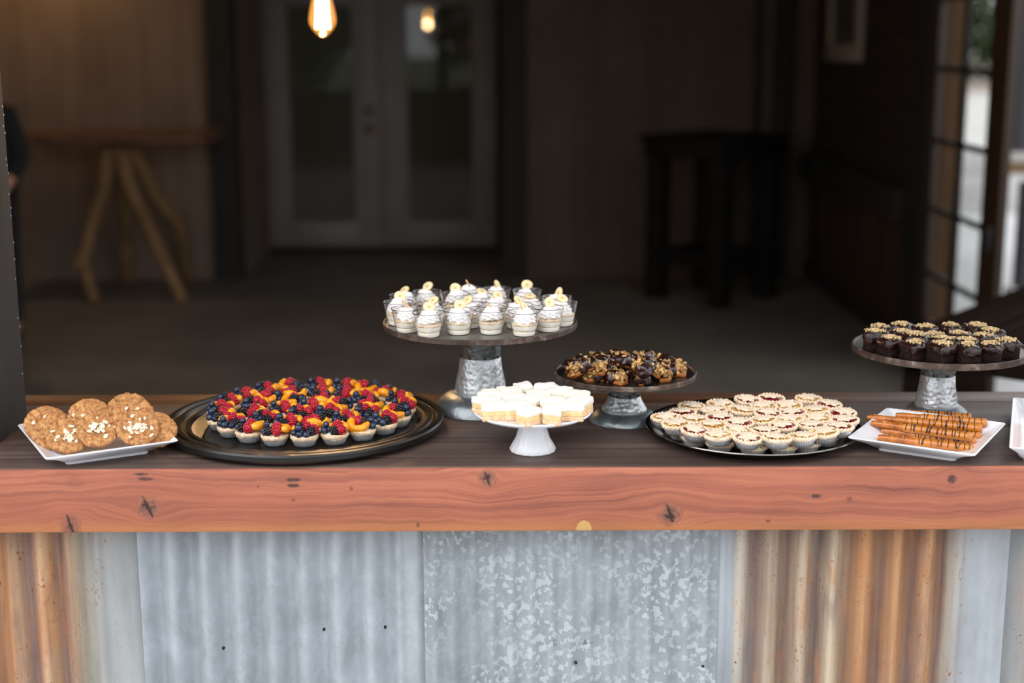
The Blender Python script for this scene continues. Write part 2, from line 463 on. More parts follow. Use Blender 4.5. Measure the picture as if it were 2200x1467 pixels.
M_bark = wood('bark', srgb(50, 42, 36), srgb(66, 56, 48), srgb(84, 72, 62), 'Z', 0.9)
def tree(x, y, h, rx, seed, label, group):
    t = thing('tree', (x, y, -0.04), label, 'tree', group)
    obj('trunk', MB().tube([(0, 0, -0.05), (0.1, 0, h * 0.3), (0, 0.1, h * 0.7)], [0.28, 0.22, 0.1], 10), M_bark, t)
    o = obj('foliage', leaf_mesh(2600, rx, h * 0.5, 0.36, seed), M_leafs[seed % 2], t, smooth=False, loc=(0, 0, h * 0.52)); o['kind'] = 'stuff'
for i, (x, y, h, rx) in enumerate(((19.6, 58, 7, 3.7), (28.6, 58, 7, 3.6), (38, 60, 8, 3.6), (10.5, 62, 8, 3.6))):
    tree(x, y, h, rx, i, 'dark leafy tree across the road beyond the glazed door', 'trees across the road')
for i, (x, y, h, rx) in enumerate(((-7, -24, 8, 3.5), (0.5, -27, 7, 3.2), (8, -25, 9, 3.8))):  # unseen trees behind the camera, added to darken the door glass reflection
    tree(x, y, h, rx, i + 5, 'unseen leafy tree added on the lawn facing the shed', 'unseen trees added on the lawn')

# ================================================================== BAR COUNTER
bf = PZ(1100, 1003, BZ).y; bb = PZ(1100, 844, BZ).y
beam_h = BZ - PY(1100, 1143, bf).z
g = G('red brown timber with knots')
co = g.co(); sx = g.n('ShaderNodeSeparateXYZ', {0: co})
X, Z = sx.outputs[0], sx.outputs[2]
zm = BZ
knots = [(318, 1090, 30, 26, 1.0), (152, 1130, 22, 30, 0.8), (1047, 1028, 20, 20, 1.0), (1440, 1105, 26, 27, 1.0), (1255, 1134, 17, 18, -1.0),
         (2045, 1030, 12, 12, 0.9), (1753, 1066, 13, 6, 0.9), (630, 1031, 19, 5, 0.9), (630, 1043, 17, 5, 0.9), (303, 1019, 19, 4, 0.9), (312, 1029, 19, 5, 0.8), (1825, 1072, 8, 7, 0.5), (160, 1035, 21, 17, 0.12),
         (898, 1128, 5, 7, 0.6), (755, 1050, 5, 5, 0.5), (1650, 1119, 6, 4, 0.6), (630, 1074, 6, 5, 0.45), (555, 1046, 4, 4, 0.6)]
wn = g.noise(g.map(co, (7, 7, 7)), 1.0, 3)
wz = g.mth('MULTIPLY', g.mth('SUBTRACT', wn, 0.5), 0.035)
vz = g.mth('ADD', Z, wz)
big = []; shift = None; dark = None; pale = None; ringm = None
for (px, py, rx, rz, st) in knots:
    c = PY(px, py, bf); s_ = SPX(c)
    dx = g.mth('DIVIDE', g.mth('SUBTRACT', X, c.x), rx * s_); dzz = g.mth('DIVIDE', g.mth('SUBTRACT', Z, c.z), rz * s_)
    d2 = g.mth('ADD', g.mth('MULTIPLY', dx, dx), g.mth('MULTIPLY', dzz, dzz))
    if rx > 10:
        wide = g.mth('EXPONENT', g.mth('MULTIPLY', g.mth('ADD', g.mth('MULTIPLY', g.mth('MULTIPLY', dx, dx), 0.10), g.mth('MULTIPLY', g.mth('MULTIPLY', dzz, dzz), 0.22)), -1.0))
        t = g.mth('MULTIPLY', g.mth('MULTIPLY', g.mth('SUBTRACT', Z, c.z), wide), 0.85)
        shift = t if shift is None else g.mth('ADD', shift, t)
    wob = g.mth('ADD', d2, g.mth('MULTIPLY', g.mth('SUBTRACT', g.noise(co, 160, 3), 0.5), 1.1))
    e = g.mth('MULTIPLY', g.smooth(wob, 1.15, 0.2), abs(st) * (0.0 if st > 0 and rx >= 20 and st > 0.2 else 1.0))
    if rx >= 20 and st > 0.2:
        w2 = g.mth('SQRT', g.mth('MAXIMUM', g.mth('ADD', d2, g.mth('MULTIPLY', g.mth('SUBTRACT', g.noise(co, 90, 4), 0.5), 1.5)), 0.0))
        w2 = g.mth('ADD', w2, g.mth('MULTIPLY', g.mth('SUBTRACT', g.noise(co, 240, 3), 0.5), 0.35))
        big.append((w2, g.mth('ADD', g.mth('ABSOLUTE', g.mth('ADD', dx, g.mth('MULTIPLY', dzz, 0.35))), g.mth('MULTIPLY', g.mth('ABSOLUTE', dzz), 0.12)), st))
    if st > 0: dark = e if dark is None else g.mth('MAXIMUM', dark, e)
    else: pale = g.smooth(wob, 1.0, 0.75)
vz = g.mth('SUBTRACT', vz, shift)
cmb = lambda a, b: g.n('ShaderNodeCombineXYZ', {0: a, 1: 0.0, 2: b}).outputs[0]
fine = g.noise(cmb(g.mth('MULTIPLY', X, 6.0), g.mth('MULTIPLY', vz, 420.0)), 1.0, 5, 0.65)
lines = g.noise(cmb(g.mth('MULTIPLY', X, 1.1), g.mth('MULTIPLY', vz, 95.0)), 1.0, 4, 0.6, 0.4)
blot = g.noise(cmb(g.mth('MULTIPLY', X, 5.0), g.mth('MULTIPLY', vz, 16.0)), 1.0, 3)
f = g.mth('ADD', g.mth('MULTIPLY', fine, 0.25), g.mth('ADD', g.mth('MULTIPLY', lines, 0.5), g.mth('MULTIPLY', blot, 0.25)))
colr = g.ramp(f, [(0.33, srgb(112, 62, 52)), (0.43, srgb(150, 86, 67)), (0.52, srgb(171, 100, 76)), (0.66, srgb(188, 120, 90))])
lowo = g.smooth(Z, BZ - beam_h + 0.028, BZ - beam_h)
colr = g.mix(g.mth('MULTIPLY', lowo, 0.45), colr, srgb(205, 138, 76))
kc = g.ramp(g.noise(co, 260, 4), [(0.35, srgb(34, 26, 26)), (0.55, srgb(74, 50, 44)), (0.7, srgb(120, 78, 62))])
colr = g.mix(dark, colr, kc)
for w2, slit, st in big:
    kr = g.ramp(w2, [(0.0, srgb(66, 42, 38)), (0.3, srgb(104, 66, 54)), (0.5, srgb(150, 96, 76)), (0.62, srgb(124, 76, 62)), (0.78, srgb(166, 106, 82)), (0.9, srgb(138, 84, 66)), (1.0, srgb(160, 96, 74))])
    colr = g.mix(g.mth('MULTIPLY', g.smooth(w2, 1.2, 0.75), st), colr, kr)
    sl = g.mth('MULTIPLY', g.smooth(g.mth('ADD', slit, g.mth('MULTIPLY', g.mth('SUBTRACT', g.noise(co, 300, 3), 0.5), 0.35)), 0.24, 0.10), g.smooth(w2, 1.0, 0.8))
    colr = g.mix(g.mth('MULTIPLY', sl, 0.9), colr, srgb(46, 28, 26))
colr = g.mix(pale, colr, srgb(206, 162, 100))
ink = g.smooth(g.noise(cmb(g.mth('MULTIPLY', X, 22.0), g.mth('MULTIPLY', vz, 240.0)), 1.0, 2), 0.66, 0.76)
colr = g.mix(g.mth('MULTIPLY', ink, 0.45), colr, srgb(92, 60, 62))
g.set(Base_Color=colr, Roughness=0.5)
g.bump(g.mth('SUBTRACT', g.mth('ADD', fine, lines), g.mth('MULTIPLY', dark, 1.2)), 0.25, 0.0015)
M_beam = g.m

g = G('dark stained plank top'); co = g.co()
a = g.noise(g.map(co, (2.0, 130, 130)), 1.0, 5, 0.6); b = g.noise(g.map(co, (0.8, 16, 16)), 1.0, 3, 0.5, 0.4); c = g.noise(co, 5, 3)
f = g.mth('ADD', g.mth('MULTIPLY', a, 0.4), g.mth('ADD', g.mth('MULTIPLY', b, 0.4), g.mth('MULTIPLY', c, 0.2)))
colr = g.ramp(f, [(0.36, srgb(60, 46, 41)), (0.5, srgb(82, 65, 58)), (0.64, srgb(108, 89, 81))])
spk = g.smooth(g.noise(g.map(co, (60, 160, 60)), 1.0, 2), 0.74, 0.78)
colr = g.mix(g.mth('MULTIPLY', spk, 0.35), colr, srgb(170, 150, 140))
g.set(Base_Color=colr, Roughness=g.ramp(b, [(0.3, (0.52, 0.52, 0.52, 1)), (0.7, (0.68, 0.68, 0.68, 1))]))
g.bump(a, 0.25, 0.0015); M_top = g.m
M_topb = wood('brown stained back plank', srgb(58, 36, 22), srgb(84, 52, 32), srgb(112, 72, 44), 'X', 0.45)

BX0, BX1 = -4.5, 1.95
bar = thing('bar_counter', (0, 0, 0), 'long bar counter with red brown timber edge and corrugated metal front', 'bar counter')
yA = PZ(1100, 980, BZ).y; yB = PZ(1100, 866, BZ).y
def planked(y0, y1, nm, m, z0=BZ - 0.04, bev=0.004):
    mb = MB()
    n = 24
    mb.box(BX0, BX1, y0, y1, z0, BZ, b=bev)
    return obj(nm, mb, m, bar)
bm_ = MB().box(BX0, BX1, bf, yA - 0.0008, BZ - beam_h, BZ - 0.0012, b=0.006)
obj('front_beam', bm_, M_beam, bar)
planked(bf + 0.004, yA - 0.0006, 'plank', M_top, BZ - 0.004, 0.0008)
planked(yA + 0.0006, (yA + yB) / 2 - 0.0004, 'plank', M_top)
planked((yA + yB) / 2 + 0.0004, yB - 0.0006, 'plank', M_top)
planked(yB + 0.0006, bb, 'plank', M_topb, BZ - 0.04)
bk = MB(); bk.box(BX0 + 0.02, BX1 - 0.02, bf + 0.10, bb - 0.03, 0.0, BZ - 0.041)
obj('bar_core', bk, M_dark, bar)

# corrugated cladding
YS = bf + 0.055
def sx_(px): return PY(px, 1150, YS).x
def metal(name, stripes=None, spangle=0.0, base=(150, 158, 166), rust_lo=None, blot=0.3, x0=0, x1=1):
    g = G(name); co = g.co()
    sp = g.n('ShaderNodeSeparateXYZ', {0: co})
    wob = g.mth('MULTIPLY', g.mth('SUBTRACT', g.noise(g.map(co, (26, 26, 4)), 1.0, 5, 0.65), 0.5), 0.022)
    xx = g.mth('DIVIDE', g.mth('SUBTRACT', g.mth('ADD', sp.outputs[0], wob), x0), x1 - x0)
    bn = g.noise(g.map(co, (10, 10, 4)), 1.0, 5, 0.65)
    st = g.noise(g.map(co, (70, 70, 3)), 1.0, 4, 0.6)
    b0 = [c * 0.90 for c in base]; b2 = [min(255, c * 1.10) for c in base]
    if stripes: ff = g.mth('ADD', g.mth('MULTIPLY', bn, 0.75), g.mth('MULTIPLY', st, 0.25))
    else: ff = g.mth('ADD', g.mth('MULTIPLY', g.noise(g.map(co, (22, 22, 14)), 1.0, 5, 0.65, 0.6), 0.65), g.mth('MULTIPLY', g.noise(g.map(co, (6, 6, 3)), 1.0, 3), 0.35))
    colr = g.ramp(ff, [(0.36, srgb(*b0)), (0.5, srgb(*base)), (0.66, srgb(*b2))])
    met = 0.12
    if spangle:
        vo = g.n('ShaderNodeTexVoronoi', {'Vector': g.n('ShaderNodeVectorMath', {0: co, 1: g.n('ShaderNodeVectorMath', {0: g.n('ShaderNodeTexNoise', {'Vector': co, 'Scale': 140.0}).outputs['Color'], 1: (0.006, 0.006, 0.006)}, operation='MULTIPLY').outputs[0]}, operation='ADD').outputs[0], 'Scale': 135.0, 'Randomness': 1.0}, distance='CHEBYCHEV')
        dv = g.n('ShaderNodeSeparateColor', {0: vo.outputs['Color']}).outputs[0]
        dens = g.noise(g.map(co, (9, 9, 9)), 1.0, 3)
        sel = g.mth('MULTIPLY', g.smooth(dv, 0.66, 0.78), g.smooth(dens, 0.28, 0.62))
        edge = g.smooth(vo.outputs['Distance'], 0.75, 0.66)
        colr = g.mix(g.mth('MULTIPLY', g.mth('MULTIPLY', sel, edge), spangle), colr, srgb(205, 214, 220))
        fl = g.smooth(g.noise(co, 260, 2), 0.72, 0.76)
        colr = g.mix(g.mth('MULTIPLY', fl, 0.5), colr, srgb(235, 240, 245))
    if stripes:
        rc = g.ramp(xx, [(p, srgb(*[q * 0.96 for q in c])) for p, c in stripes])
        mk = g.ramp(xx, rust_lo)
        o1 = g.smooth(g.noise(g.map(co, (22, 22, 7)), 1.0, 5, 0.65), 0.50, 0.66)
        o2 = g.smooth(g.noise(g.map(co, (26, 26, 5), (3.3, 1.1, 0.7)), 1.0, 4, 0.6), 0.52, 0.68)
        rc = g.mix(g.mth('MULTIPLY', o1, 0.55), rc, srgb(186, 122, 74))
        rc = g.mix(g.mth('MULTIPLY', o2, 0.45), rc, srgb(112, 90, 90))
        patch = g.mth('ADD', mk, g.mth('MULTIPLY', g.mth('SUBTRACT', bn, 0.5), 0.8), clamp=True)
        rc = g.mix(g.mth('MULTIPLY', g.smooth(st, 0.4, 0.68), 0.35), rc, srgb(92, 70, 62))
        sp2 = g.smooth(g.noise(g.map(co, (110, 110, 80)), 1.0, 4, 0.7), 0.58, 0.68)
        rc = g.mix(g.mth('MULTIPLY', sp2, 0.55), rc, srgb(156, 96, 56))
        colr = g.mix(g.mth('MULTIPLY', patch, mk), colr, rc)
        sp3 = g.mth('MULTIPLY', g.smooth(g.noise(g.map(co, (210, 210, 150)), 1.0, 2), 0.62, 0.68), g.mth('MULTIPLY', g.smooth(mk, 0.05, 0.5), g.smooth(g.noise(g.map(co, (40, 40, 12)), 1.0, 3), 0.5, 0.62)))
        colr = g.mix(sp3, colr, srgb(138, 84, 46))
        met = g.mth('MULTIPLY', g.mth('SUBTRACT', 1.0, mk), 0.12)
    g.set(Base_Color=colr, Roughness=g.ramp(st, [(0.3, (0.5, 0.5, 0.5, 1)), (0.7, (0.66, 0.66, 0.66, 1))]), Metallic=met)
    g.bump(g.noise(co, 60, 3), 0.10, 0.003)
    return g.m
def sheet(px0, px1, pitch, ridge, amp, yoff, m, label, flat=()):
    x0 = sx_(px0) if px0 > -9000 else BX0 + 0.02
    x1 = sx_(px1) if px1 < 9000 else BX1 - 0.02
    s_ = SPX(PY(1100, 1150, YS)); L = pitch * s_; xr = sx_(ridge)
    n = int((x1 - x0) / L * 14) + 2; vs = []; fs = []
    fl = [(sx_(a), sx_(b)) for a, b in flat]
    zs = [0.0, 0.3, 0.6, BZ - beam_h + 0.02]
    for j, zq in enumerate(zs):
        for i in range(n + 1):
            x = x0 + (x1 - x0) * i / n
            k = 1.0
            for a, b in fl:
                if a < x < b: k = min(k, max(0, 1 - min(x - a, b - x) / (0.25 * L)))
            y = YS + yoff - amp * k * math.cos(2 * PI * (x - xr) / L) + 0.0015 * noise.noise(Vector((x * 9, zq * 3, yoff * 99)))
            vs.append((x, y, zq))
    W_ = n + 1
    for j in range(len(zs) - 1):
        for i in range(n): fs.append((j * W_ + i, j * W_ + i + 1, (j + 1) * W_ + i + 1, (j + 1) * W_ + i))
    # back skin for a real sheet thickness
    o_ = len(vs); vs += [(a, b + 0.0012, c) for a, b, c in vs]
    fs += [tuple(o_ + q for q in f)[::-1] for f in fs[:]]
    for j in range(len(zs) - 1):
        for i in (0, n): fs.append((j * W_ + i, (j + 1) * W_ + i, o_ + (j + 1) * W_ + i, o_ + j * W_ + i))
    o = obj('corrugated_sheet', MB().add(vs, fs), m, bar, angle=60)
    if label: o['label'] = label
    return o
def nx(px, a, b): return (px - a) / (b - a)
c1 = (58, 26); a1, b1 = -60, 300
S1 = [(nx(-60, a1, b1), (150, 110, 88)), (nx(-20, a1, b1), (186, 140, 104)), (nx(10, a1, b1), (196, 142, 96)), (nx(30, a1, b1), (196, 162, 132)), (nx(52, a1, b1), (142, 116, 110)),
      (nx(83, a1, b1), (214, 172, 136)), (nx(100, a1, b1), (196, 156, 118)), (nx(122, a1, b1), (140, 112, 106)), (nx(150, a1, b1), (186, 152, 122)), (nx(178, a1, b1), (190, 178, 150)), (nx(300, a1, b1), (176, 174, 166))]
M_s1 = metal('rusted galvanised sheet', S1, 0, (160, 164, 166), [(0, (1, 1, 1, 1)), (nx(150, a1, b1), (1, 1, 1, 1)), (nx(195, a1, b1), (0.45, 0.45, 0.45, 1)), (nx(285, a1, b1), (0.12, 0.12, 0.12, 1))], x0=sx_(a1), x1=sx_(b1))
M_s2 = metal('dull galvanised sheet', None, 0.10, (164, 171, 178))
M_s3 = metal('spangled galvanised sheet', None, 0.55, (150, 158, 164))
a4, b4 = 1540, 2175
rid = [1587, 1656, 1727, 1791, 1860, 1927, 1998, 2051]
S4 = [(nx(1560, a4, b4), (150, 152, 156))]
rc4 = [(200, 186, 166), (186, 168, 146), (192, 174, 152), (202, 184, 158), (190, 142, 100), (196, 146, 102), (198, 152, 108), (176, 164, 148)]
vc4 = [(128, 104, 98), (128, 102, 90), (112, 94, 90), (150, 116, 94), (146, 112, 90), (124, 96, 86), (118, 90, 84)]
for i, r_ in enumerate(rid):
    S4.append((nx(r_ - 4, a4, b4), rc4[i])); S4.append((nx(r_ + 10, a4, b4), rc4[i]))
    if i < 7: S4.append((nx((r_ + rid[i + 1]) / 2 + 6, a4, b4), vc4[i]))
S4.append((nx(2100, a4, b4), (168, 170, 168)))
M_s4 = metal('rust striped sheet', S4, 0, (164, 170, 176), [(nx(1566, a4, b4), (0, 0, 0, 1)), (nx(1582, a4, b4), (0.85, 0.85, 0.85, 1)), (nx(1650, a4, b4), (1, 1, 1, 1)), (nx(2040, a4, b4), (1, 1, 1, 1)), (nx(2095, a4, b4), (0.25, 0.25, 0.25, 1)), (nx(2110, a4, b4), (0, 0, 0, 1))], x0=sx_(a4), x1=sx_(b4))
S5 = [(0.0, (160, 160, 160)), (0.3, (176, 160, 140)), (1.0, (150, 110, 80))]
M_s5 = metal('rust edged sheet', S5, 0, (150, 156, 160), [(0.0, (0.1, 0.1, 0.1, 1)), (0.2, (0.7, 0.7, 0.7, 1))], x0=sx_(2160), x1=sx_(2400))
sheet(-9999, 306, 64, 83, 0.011, 0.004, M_s1, 'rust streaked corrugated sheet', flat=((205, 310),))
SH2 = sheet(298, 912, 71, 368, 0.012, 0.000, M_s2, 'dull grey corrugated sheet', flat=((850, 912),))
SH3 = sheet(909, 1546, 42, 930, 0.0042, -0.003, M_s3, 'spangled bright galvanised sheet')
sheet(1540, 2172, 67.5, 1590, 0.011, 0.003, M_s4, 'rust and cream striped corrugated sheet', flat=((1500, 1578), (2068, 2200)))
sheet(2168, 9999, 67.5, 2215, 0.0075, 0.0065, M_s5, 'rust edged corrugated sheet')
# screw holes and a faint stamp on the spangled sheet
M_hole = plain('screw hole', srgb(30, 22, 18), 0.8)
for (px, py) in ((483, 1386), (698, 1346), (829, 1341), (1237, 1420), (1509, 1427)):
    q = PY(px, py, YS); yy = YS - (0.0128 if px < 905 else 0.0075)
    obj('screw_hole', MB().lathe([(0, 0), (0.0024, 0), (0.0024, 0.004), (0, 0.004)], 10, None, Matrix.Translation((q.x, yy + 0.004, q.z)) @ Matrix.Rotation(R(90), 4, 'X')), M_hole, SH2 if px < 905 else SH3)
M_ink = plain('faded stamp ink', srgb(104, 112, 118), 0.8)
def stamp(txt, px, py, hpx):
    cu = bpy.data.curves.new('stamp', 'FONT'); cu.body = txt
    q = PY(px, py, YS); s_ = SPX(q)
    cu.size = hpx * s_ * 1.4; cu.extrude = 0.00015
    to = bpy.data.objects.new('tmp', cu); COL.objects.link(to)
    dg = bpy.context.evaluated_depsgraph_get(); me = bpy.data.meshes.new_from_object(to.evaluated_get(dg))
    bpy.data.objects.remove(to)
    me.materials.clear(); me.materials.append(M_ink)
    o = inst('stamp_letter', me, SH3, (q.x, YS - 0.0066, q.z), (R(90), 0, 0))
stamp('S', 1188, 1383, 14); stamp('A', 1250, 1383, 14); stamp('-', 1268, 1381, 14)

# ---- post standing on the counter
pn = PZ(3, 953, BZ); pfar = PZ(55, 904, BZ)
xpost = (pn.x + pfar.x) / 2
M_post = wood('charcoal stained post', srgb(38, 35, 34), srgb(46, 43, 42), srgb(57, 53, 52), 'Z', 0.8)
po = thing('roof_post', (xpost - 0.075, (pn.y + pfar.y) / 2, BZ), 'charcoal stained timber post standing on the counter beside the cookies', 'post')
hd = (pfar.y - pn.y) / 2
shf = obj('shaft', MB().box(-0.075, 0.075, -hd, hd, -0.001, ZC - BZ, b=0.003), M_post, po)
M_st = plain('bright staple', srgb(200, 205, 215), 0.35, 0.6)
for py in (228, 246, 270, 285, 340, 354, 372, 416, 446, 462, 520, 556, 598, 680, 700, 742, 800, 70, 110):
    zq = PY(20, py, pfar.y).z; off = rnd.uniform(0.003, 0.014)
    obj('staple', MB().box(0.0745, 0.0756, hd - off - 0.0012, hd - off + 0.0012, zq - BZ - 0.0016, zq - BZ + 0.0016), M_st, shf)
# far post of the opening, past the frame
obj_ = thing('roof_post', (1.9, (pn.y + pfar.y) / 2, BZ), 'charcoal stained timber post standing at the far end of the counter', 'post')
obj('shaft', MB().box(-0.075, 0.075, -hd, hd, -0.001, ZC - BZ, b=0.003), M_post, obj_)

# ================================================================== FURNITURE INSIDE
# ---- log table against the left wall
M_log = wood('peeled log', srgb(96, 74, 48), srgb(128, 98, 64), srgb(158, 126, 86), 'Z', 0.8, 20)
M_slab = wood('log slab', srgb(70, 46, 32), srgb(100, 68, 48), srgb(136, 98, 68), 'X', 0.7)
YT = (PZ(300, 648, 0).y + YW) / 2 - 0.05
zt = PY(260, 283, YT).z; zu = PY(260, 310, YT).z
xl_ = PY(40, 290, YT).x; xr_ = PY(459, 290, YT).x
lt = thing('log_table', ((xl_ + xr_) / 2, YT, 0), 'rustic live edge log table on crooked branch legs by the taupe wall', 'table')
ox = (xl_ + xr_) / 2
n = 30; ring0 = []; hw = (xr_ - xl_) / 2
out = []
for i in range(n): out.append((-hw + 2 * hw * i / (n - 1), -0.26 - 0.03 * noise.noise(Vector((i * 0.35, 1, 0)))))
for i in range(n): out.append((hw - 2 * hw * i / (n - 1), 0.26 + 0.03 * noise.noise(Vector((i * 0.35, 5, 0)))))
rg = []
for zq, k in ((zu + 0.015, 0.95), (zu + 0.02, 1.0), (zt - 0.012, 1.03), (zt, 1.0)):
    rg.append([(x, y * k, zq + (0.030 * noise.noise(Vector((x * 5, y * 4, 3))) if zq < zt - 0.02 else 0.008 * noise.noise(Vector((x * 4, y * 4, 7))))) for x, y in out])
obj('slab_top', MB().rings(rg), M_slab, lt)
def legpath(pts, y0, y1, rad):
    res = []
    for i, (a, b) in enumerate(pts):
        Y = y0 + (y1 - y0) * (b - pts[0][1]) / (pts[-1][1] - pts[0][1])
        q = PY(a / 2.157, b / 2.157, Y); res.append((q.x - ox, q.y - YT, max(q.z, 0.0)))
    res[-1] = (res[-1][0], res[-1][1], 0.0)
    res[0] = (res[0][0], res[0][1], zu + 0.03)
    # resample for a crooked natural line
    fin = []
    for i in range(len(res) - 1):
        for t in (0, 0.33, 0.66):
            p_ = Vector(res[i]).lerp(Vector(res[i + 1]), t); fin.append(p_ + noise.noise_vector(p_ * 6) * 0.006)
    fin.append(Vector(res[-1]))
    rr = [rad * (1.05 - 0.4 * i / len(fin)) * (1 + 0.10 * noise.noise(Vector((i * 1.7, rad, 2)))) for i in range(len(fin))]
    return MB().tube(fin, rr, 10)
yfr = PZ(300, 648, 0).y; ybk = min(PZ(300, 590, 0).y, YW - 0.05)
obj('leg', legpath([(520, 690), (480, 870), (420, 1050), (380, 1200), (410, 1310), (440, 1405)], YT, yfr, 0.05), M_log, lt)
obj('leg', legpath([(545, 690), (600, 880), (700, 1080), (790, 1270), (850, 1400)], YT, yfr, 0.05), M_log, lt)
obj('leg', legpath([(560, 690), (572, 900), (585, 1100), (585, 1270)], YT, ybk, 0.045), M_log, lt)
obj('leg', legpath([(590, 690), (720, 920), (830, 1040), (870, 1262)], YT, ybk, 0.05), M_log, lt)
a = PY(385 / 2.157, 1190 / 2.157, yfr + 0.06); b = PY(340 / 2.157, 1245 / 2.157, yfr + 0.02)
obj('branch_stub', MB().tube([(a.x - ox, a.y - YT, a.z), (b.x - ox, b.y - YT, b.z)], [0.035, 0.03], 10), M_log, lt)

# ---- tall dark table seen corner-on
M_blk = wood('black stained table wood', srgb(18, 17, 15), srgb(24, 22, 20), srgb(33, 30, 26), 'X', 0.7, spec=0.15)
cn = PZ(1543, 661, 0); cl_ = PZ(1412, 641, 0); crr = PZ(1640, 637, 0)
cx_, cy_ = (cl_.x + crr.x) / 2, (cl_.y + crr.y) / 2
ang = math.atan2(cn.y - cy_, cn.x - cx_)
hdg = 0.5 * math.hypot(crr.x - cl_.x, crr.y - cl_.y); side = hdg * math.sqrt(2)
ztp = PY(1530, 288, cy_).z
tt = thing('pub_table', (cx_, cy_, 0), 'tall black square pub table on four legs beside the dark board wall', 'table', rot=(0, 0, ang + R(45)))
ts = 0.5 * (PY(1696, 290, cy_).x - PY(1366, 290, cy_).x) / math.sqrt(2) * 1.0
obj('table_top', MB().box(-ts, ts, -ts, ts, ztp - 0.035, ztp, b=0.006), M_blk, tt)
h2 = side / 2
for sx2 in (-1, 1):
    for sy2 in (-1, 1):
        obj('leg', MB().box(sx2 * h2 - 0.055, sx2 * h2 + 0.055, sy2 * h2 - 0.055, sy2 * h2 + 0.055, 0, ztp - 0.035, b=0.006), M_blk, tt)
for k in range(4):
    M_ = Matrix.Rotation(R(90 * k), 4, 'Z')
    obj('apron', MB().box(-h2 - 0.07, h2 + 0.07, h2 + 0.03, h2 + 0.07, ztp - 0.13, ztp - 0.03, M_, 0.004), M_blk, tt)
    obj('stretcher', MB().box(-h2, h2, h2 - 0.02, h2 + 0.02, 0.22, 0.31, M_, 0.004), M_blk, tt)

# ---- dark plank table just behind the bar on the right
M_pt = wood('dark oiled planks', srgb(24, 19, 16), srgb(34, 28, 24), srgb(46, 38, 33), 'X', matte=True)
ZTb = 0.76
c0 = PZ(1868, 742, ZTb); cb = PZ(2200, 612, ZTb); cfr = PZ(2200, 806, ZTb)
u = (cb - c0); u.z = 0; L1 = 1.75; u.normalize()
v = Vector((u.y, -u.x, 0))
dt = thing('plank_table', (c0.x, c0.y, 0), 'dark wooden plank table standing behind the brownie stand', 'table', rot=(0, 0, math.atan2(u.y, u.x)))
npk = 5; wd = 0.86 / npk
for k in range(npk):
    obj('plank', MB().box(0, L1, -wd * (k + 1) + 0.0025, -wd * k - 0.0025, ZTb - 0.04, ZTb, b=0.004), M_pt, dt)
for q in (0.12, L1 - 0.18):
    obj('batten', MB().box(q, q + 0.06, -0.82, -0.04, ZTb - 0.06, ZTb - 0.0395), M_pt, dt)
for (a, b) in ((0.1, -0.12), (0.1, -0.74), (L1 - 0.1, -0.12), (L1 - 0.1, -0.74)):
    obj('leg', MB().box(a - 0.045, a + 0.045, b - 0.045, b + 0.045, 0, ZTb - 0.06, b=0.005), M_pt, dt)

# ---- pendant bulbs
def emis(name, c, s):
    g = G(name); e = g.n('ShaderNodeEmission', {'Color': c, 'Strength': s}); g.nt.links.new(e.outputs[0], g.out.inputs[0]); return g.m
M_fil = emis('glowing filament', (1.0, 0.62, 0.25, 1), 60)
g = G('amber bulb glass')
tr = g.n('ShaderNodeBsdfTransparent', {'Color': (1.0, 0.80, 0.52, 1)})
gl = g.n('ShaderNodeBsdfGlossy', {'Roughness': 0.03})
em = g.n('ShaderNodeEmission', {'Color': (1.0, 0.42, 0.10, 1), 'Strength': 0.55})
mx = g.n('ShaderNodeMixShader', {0: 0.06, 1: tr.outputs[0], 2: gl.outputs[0]})
ad = g.n('ShaderNodeAddShader', {0: mx.outputs[0], 1: em.outputs[0]})
g.nt.links.new(ad.outputs[0], g.out.inputs[0]); M_bulb = g.m
M_sock = plain('black socket', srgb(24, 22, 20), 0.4)
def pendant(px, py_tip, Y, label, xyz=None, power=9):
    if xyz is None: q = PY(px, py_tip, Y)
    else: q = Vector(xyz)
    t = thing('pendant_bulb', q, label, 'lamp', 'filament bulbs hanging in the shed')
    prof = [(0, 0), (0.008, 0.003), (0.016, 0.010), (0.0245, 0.020), (0.0305, 0.031), (0.0315, 0.042), (0.029, 0.058), (0.0245, 0.078), (0.019, 0.098), (0.0145, 0.115), (0.0135, 0.128)]
    obj('glass_bulb', MB().lathe(prof, 28), M_bulb, t)
    mb = MB()
    for k in range(10):
        a = 2 * PI * k / 10
        mb.tube([(0.010 * math.cos(a), 0.010 * math.sin(a), 0.098), (0.0145 * math.cos(a + .15), 0.0145 * math.sin(a + .15), 0.02)], 0.0026, 6)
    obj('filament', mb, M_fil, t)
    obj('socket', MB().lathe([(0, 0.126), (0.0185, 0.126), (0.0195, 0.165), (0.016, 0.172), (0.006, 0.178), (0, 0.18)], 20), M_sock, t)
    obj('cord', MB().tube([(0, 0, 0.175), (0, 0, ZC - q.z)], 0.003, 8), M_sock, t)
    ld = bpy.data.lights.new('bulb_light', 'POINT'); ld.energy = power; ld.color = (1.0, 0.60, 0.28); ld.shadow_soft_size = 0.03
    lo = bpy.data.objects.new('bulb_light', ld); COL.objects.link(lo); lo.parent = t; lo.location = (0, 0, -0.04)
pendant(694, 80, 3.4, 'glowing amber filament bulb hanging in front of the glazed double door')
pendant(0, 0, 0, 'filament bulb hanging midway down the shed', xyz=(-0.91, 5.5, 1.79))
pendant(0, 0, 0, 'filament bulb hanging near the log table wall', xyz=(-3.05, 8.9, 2.30), power=13)

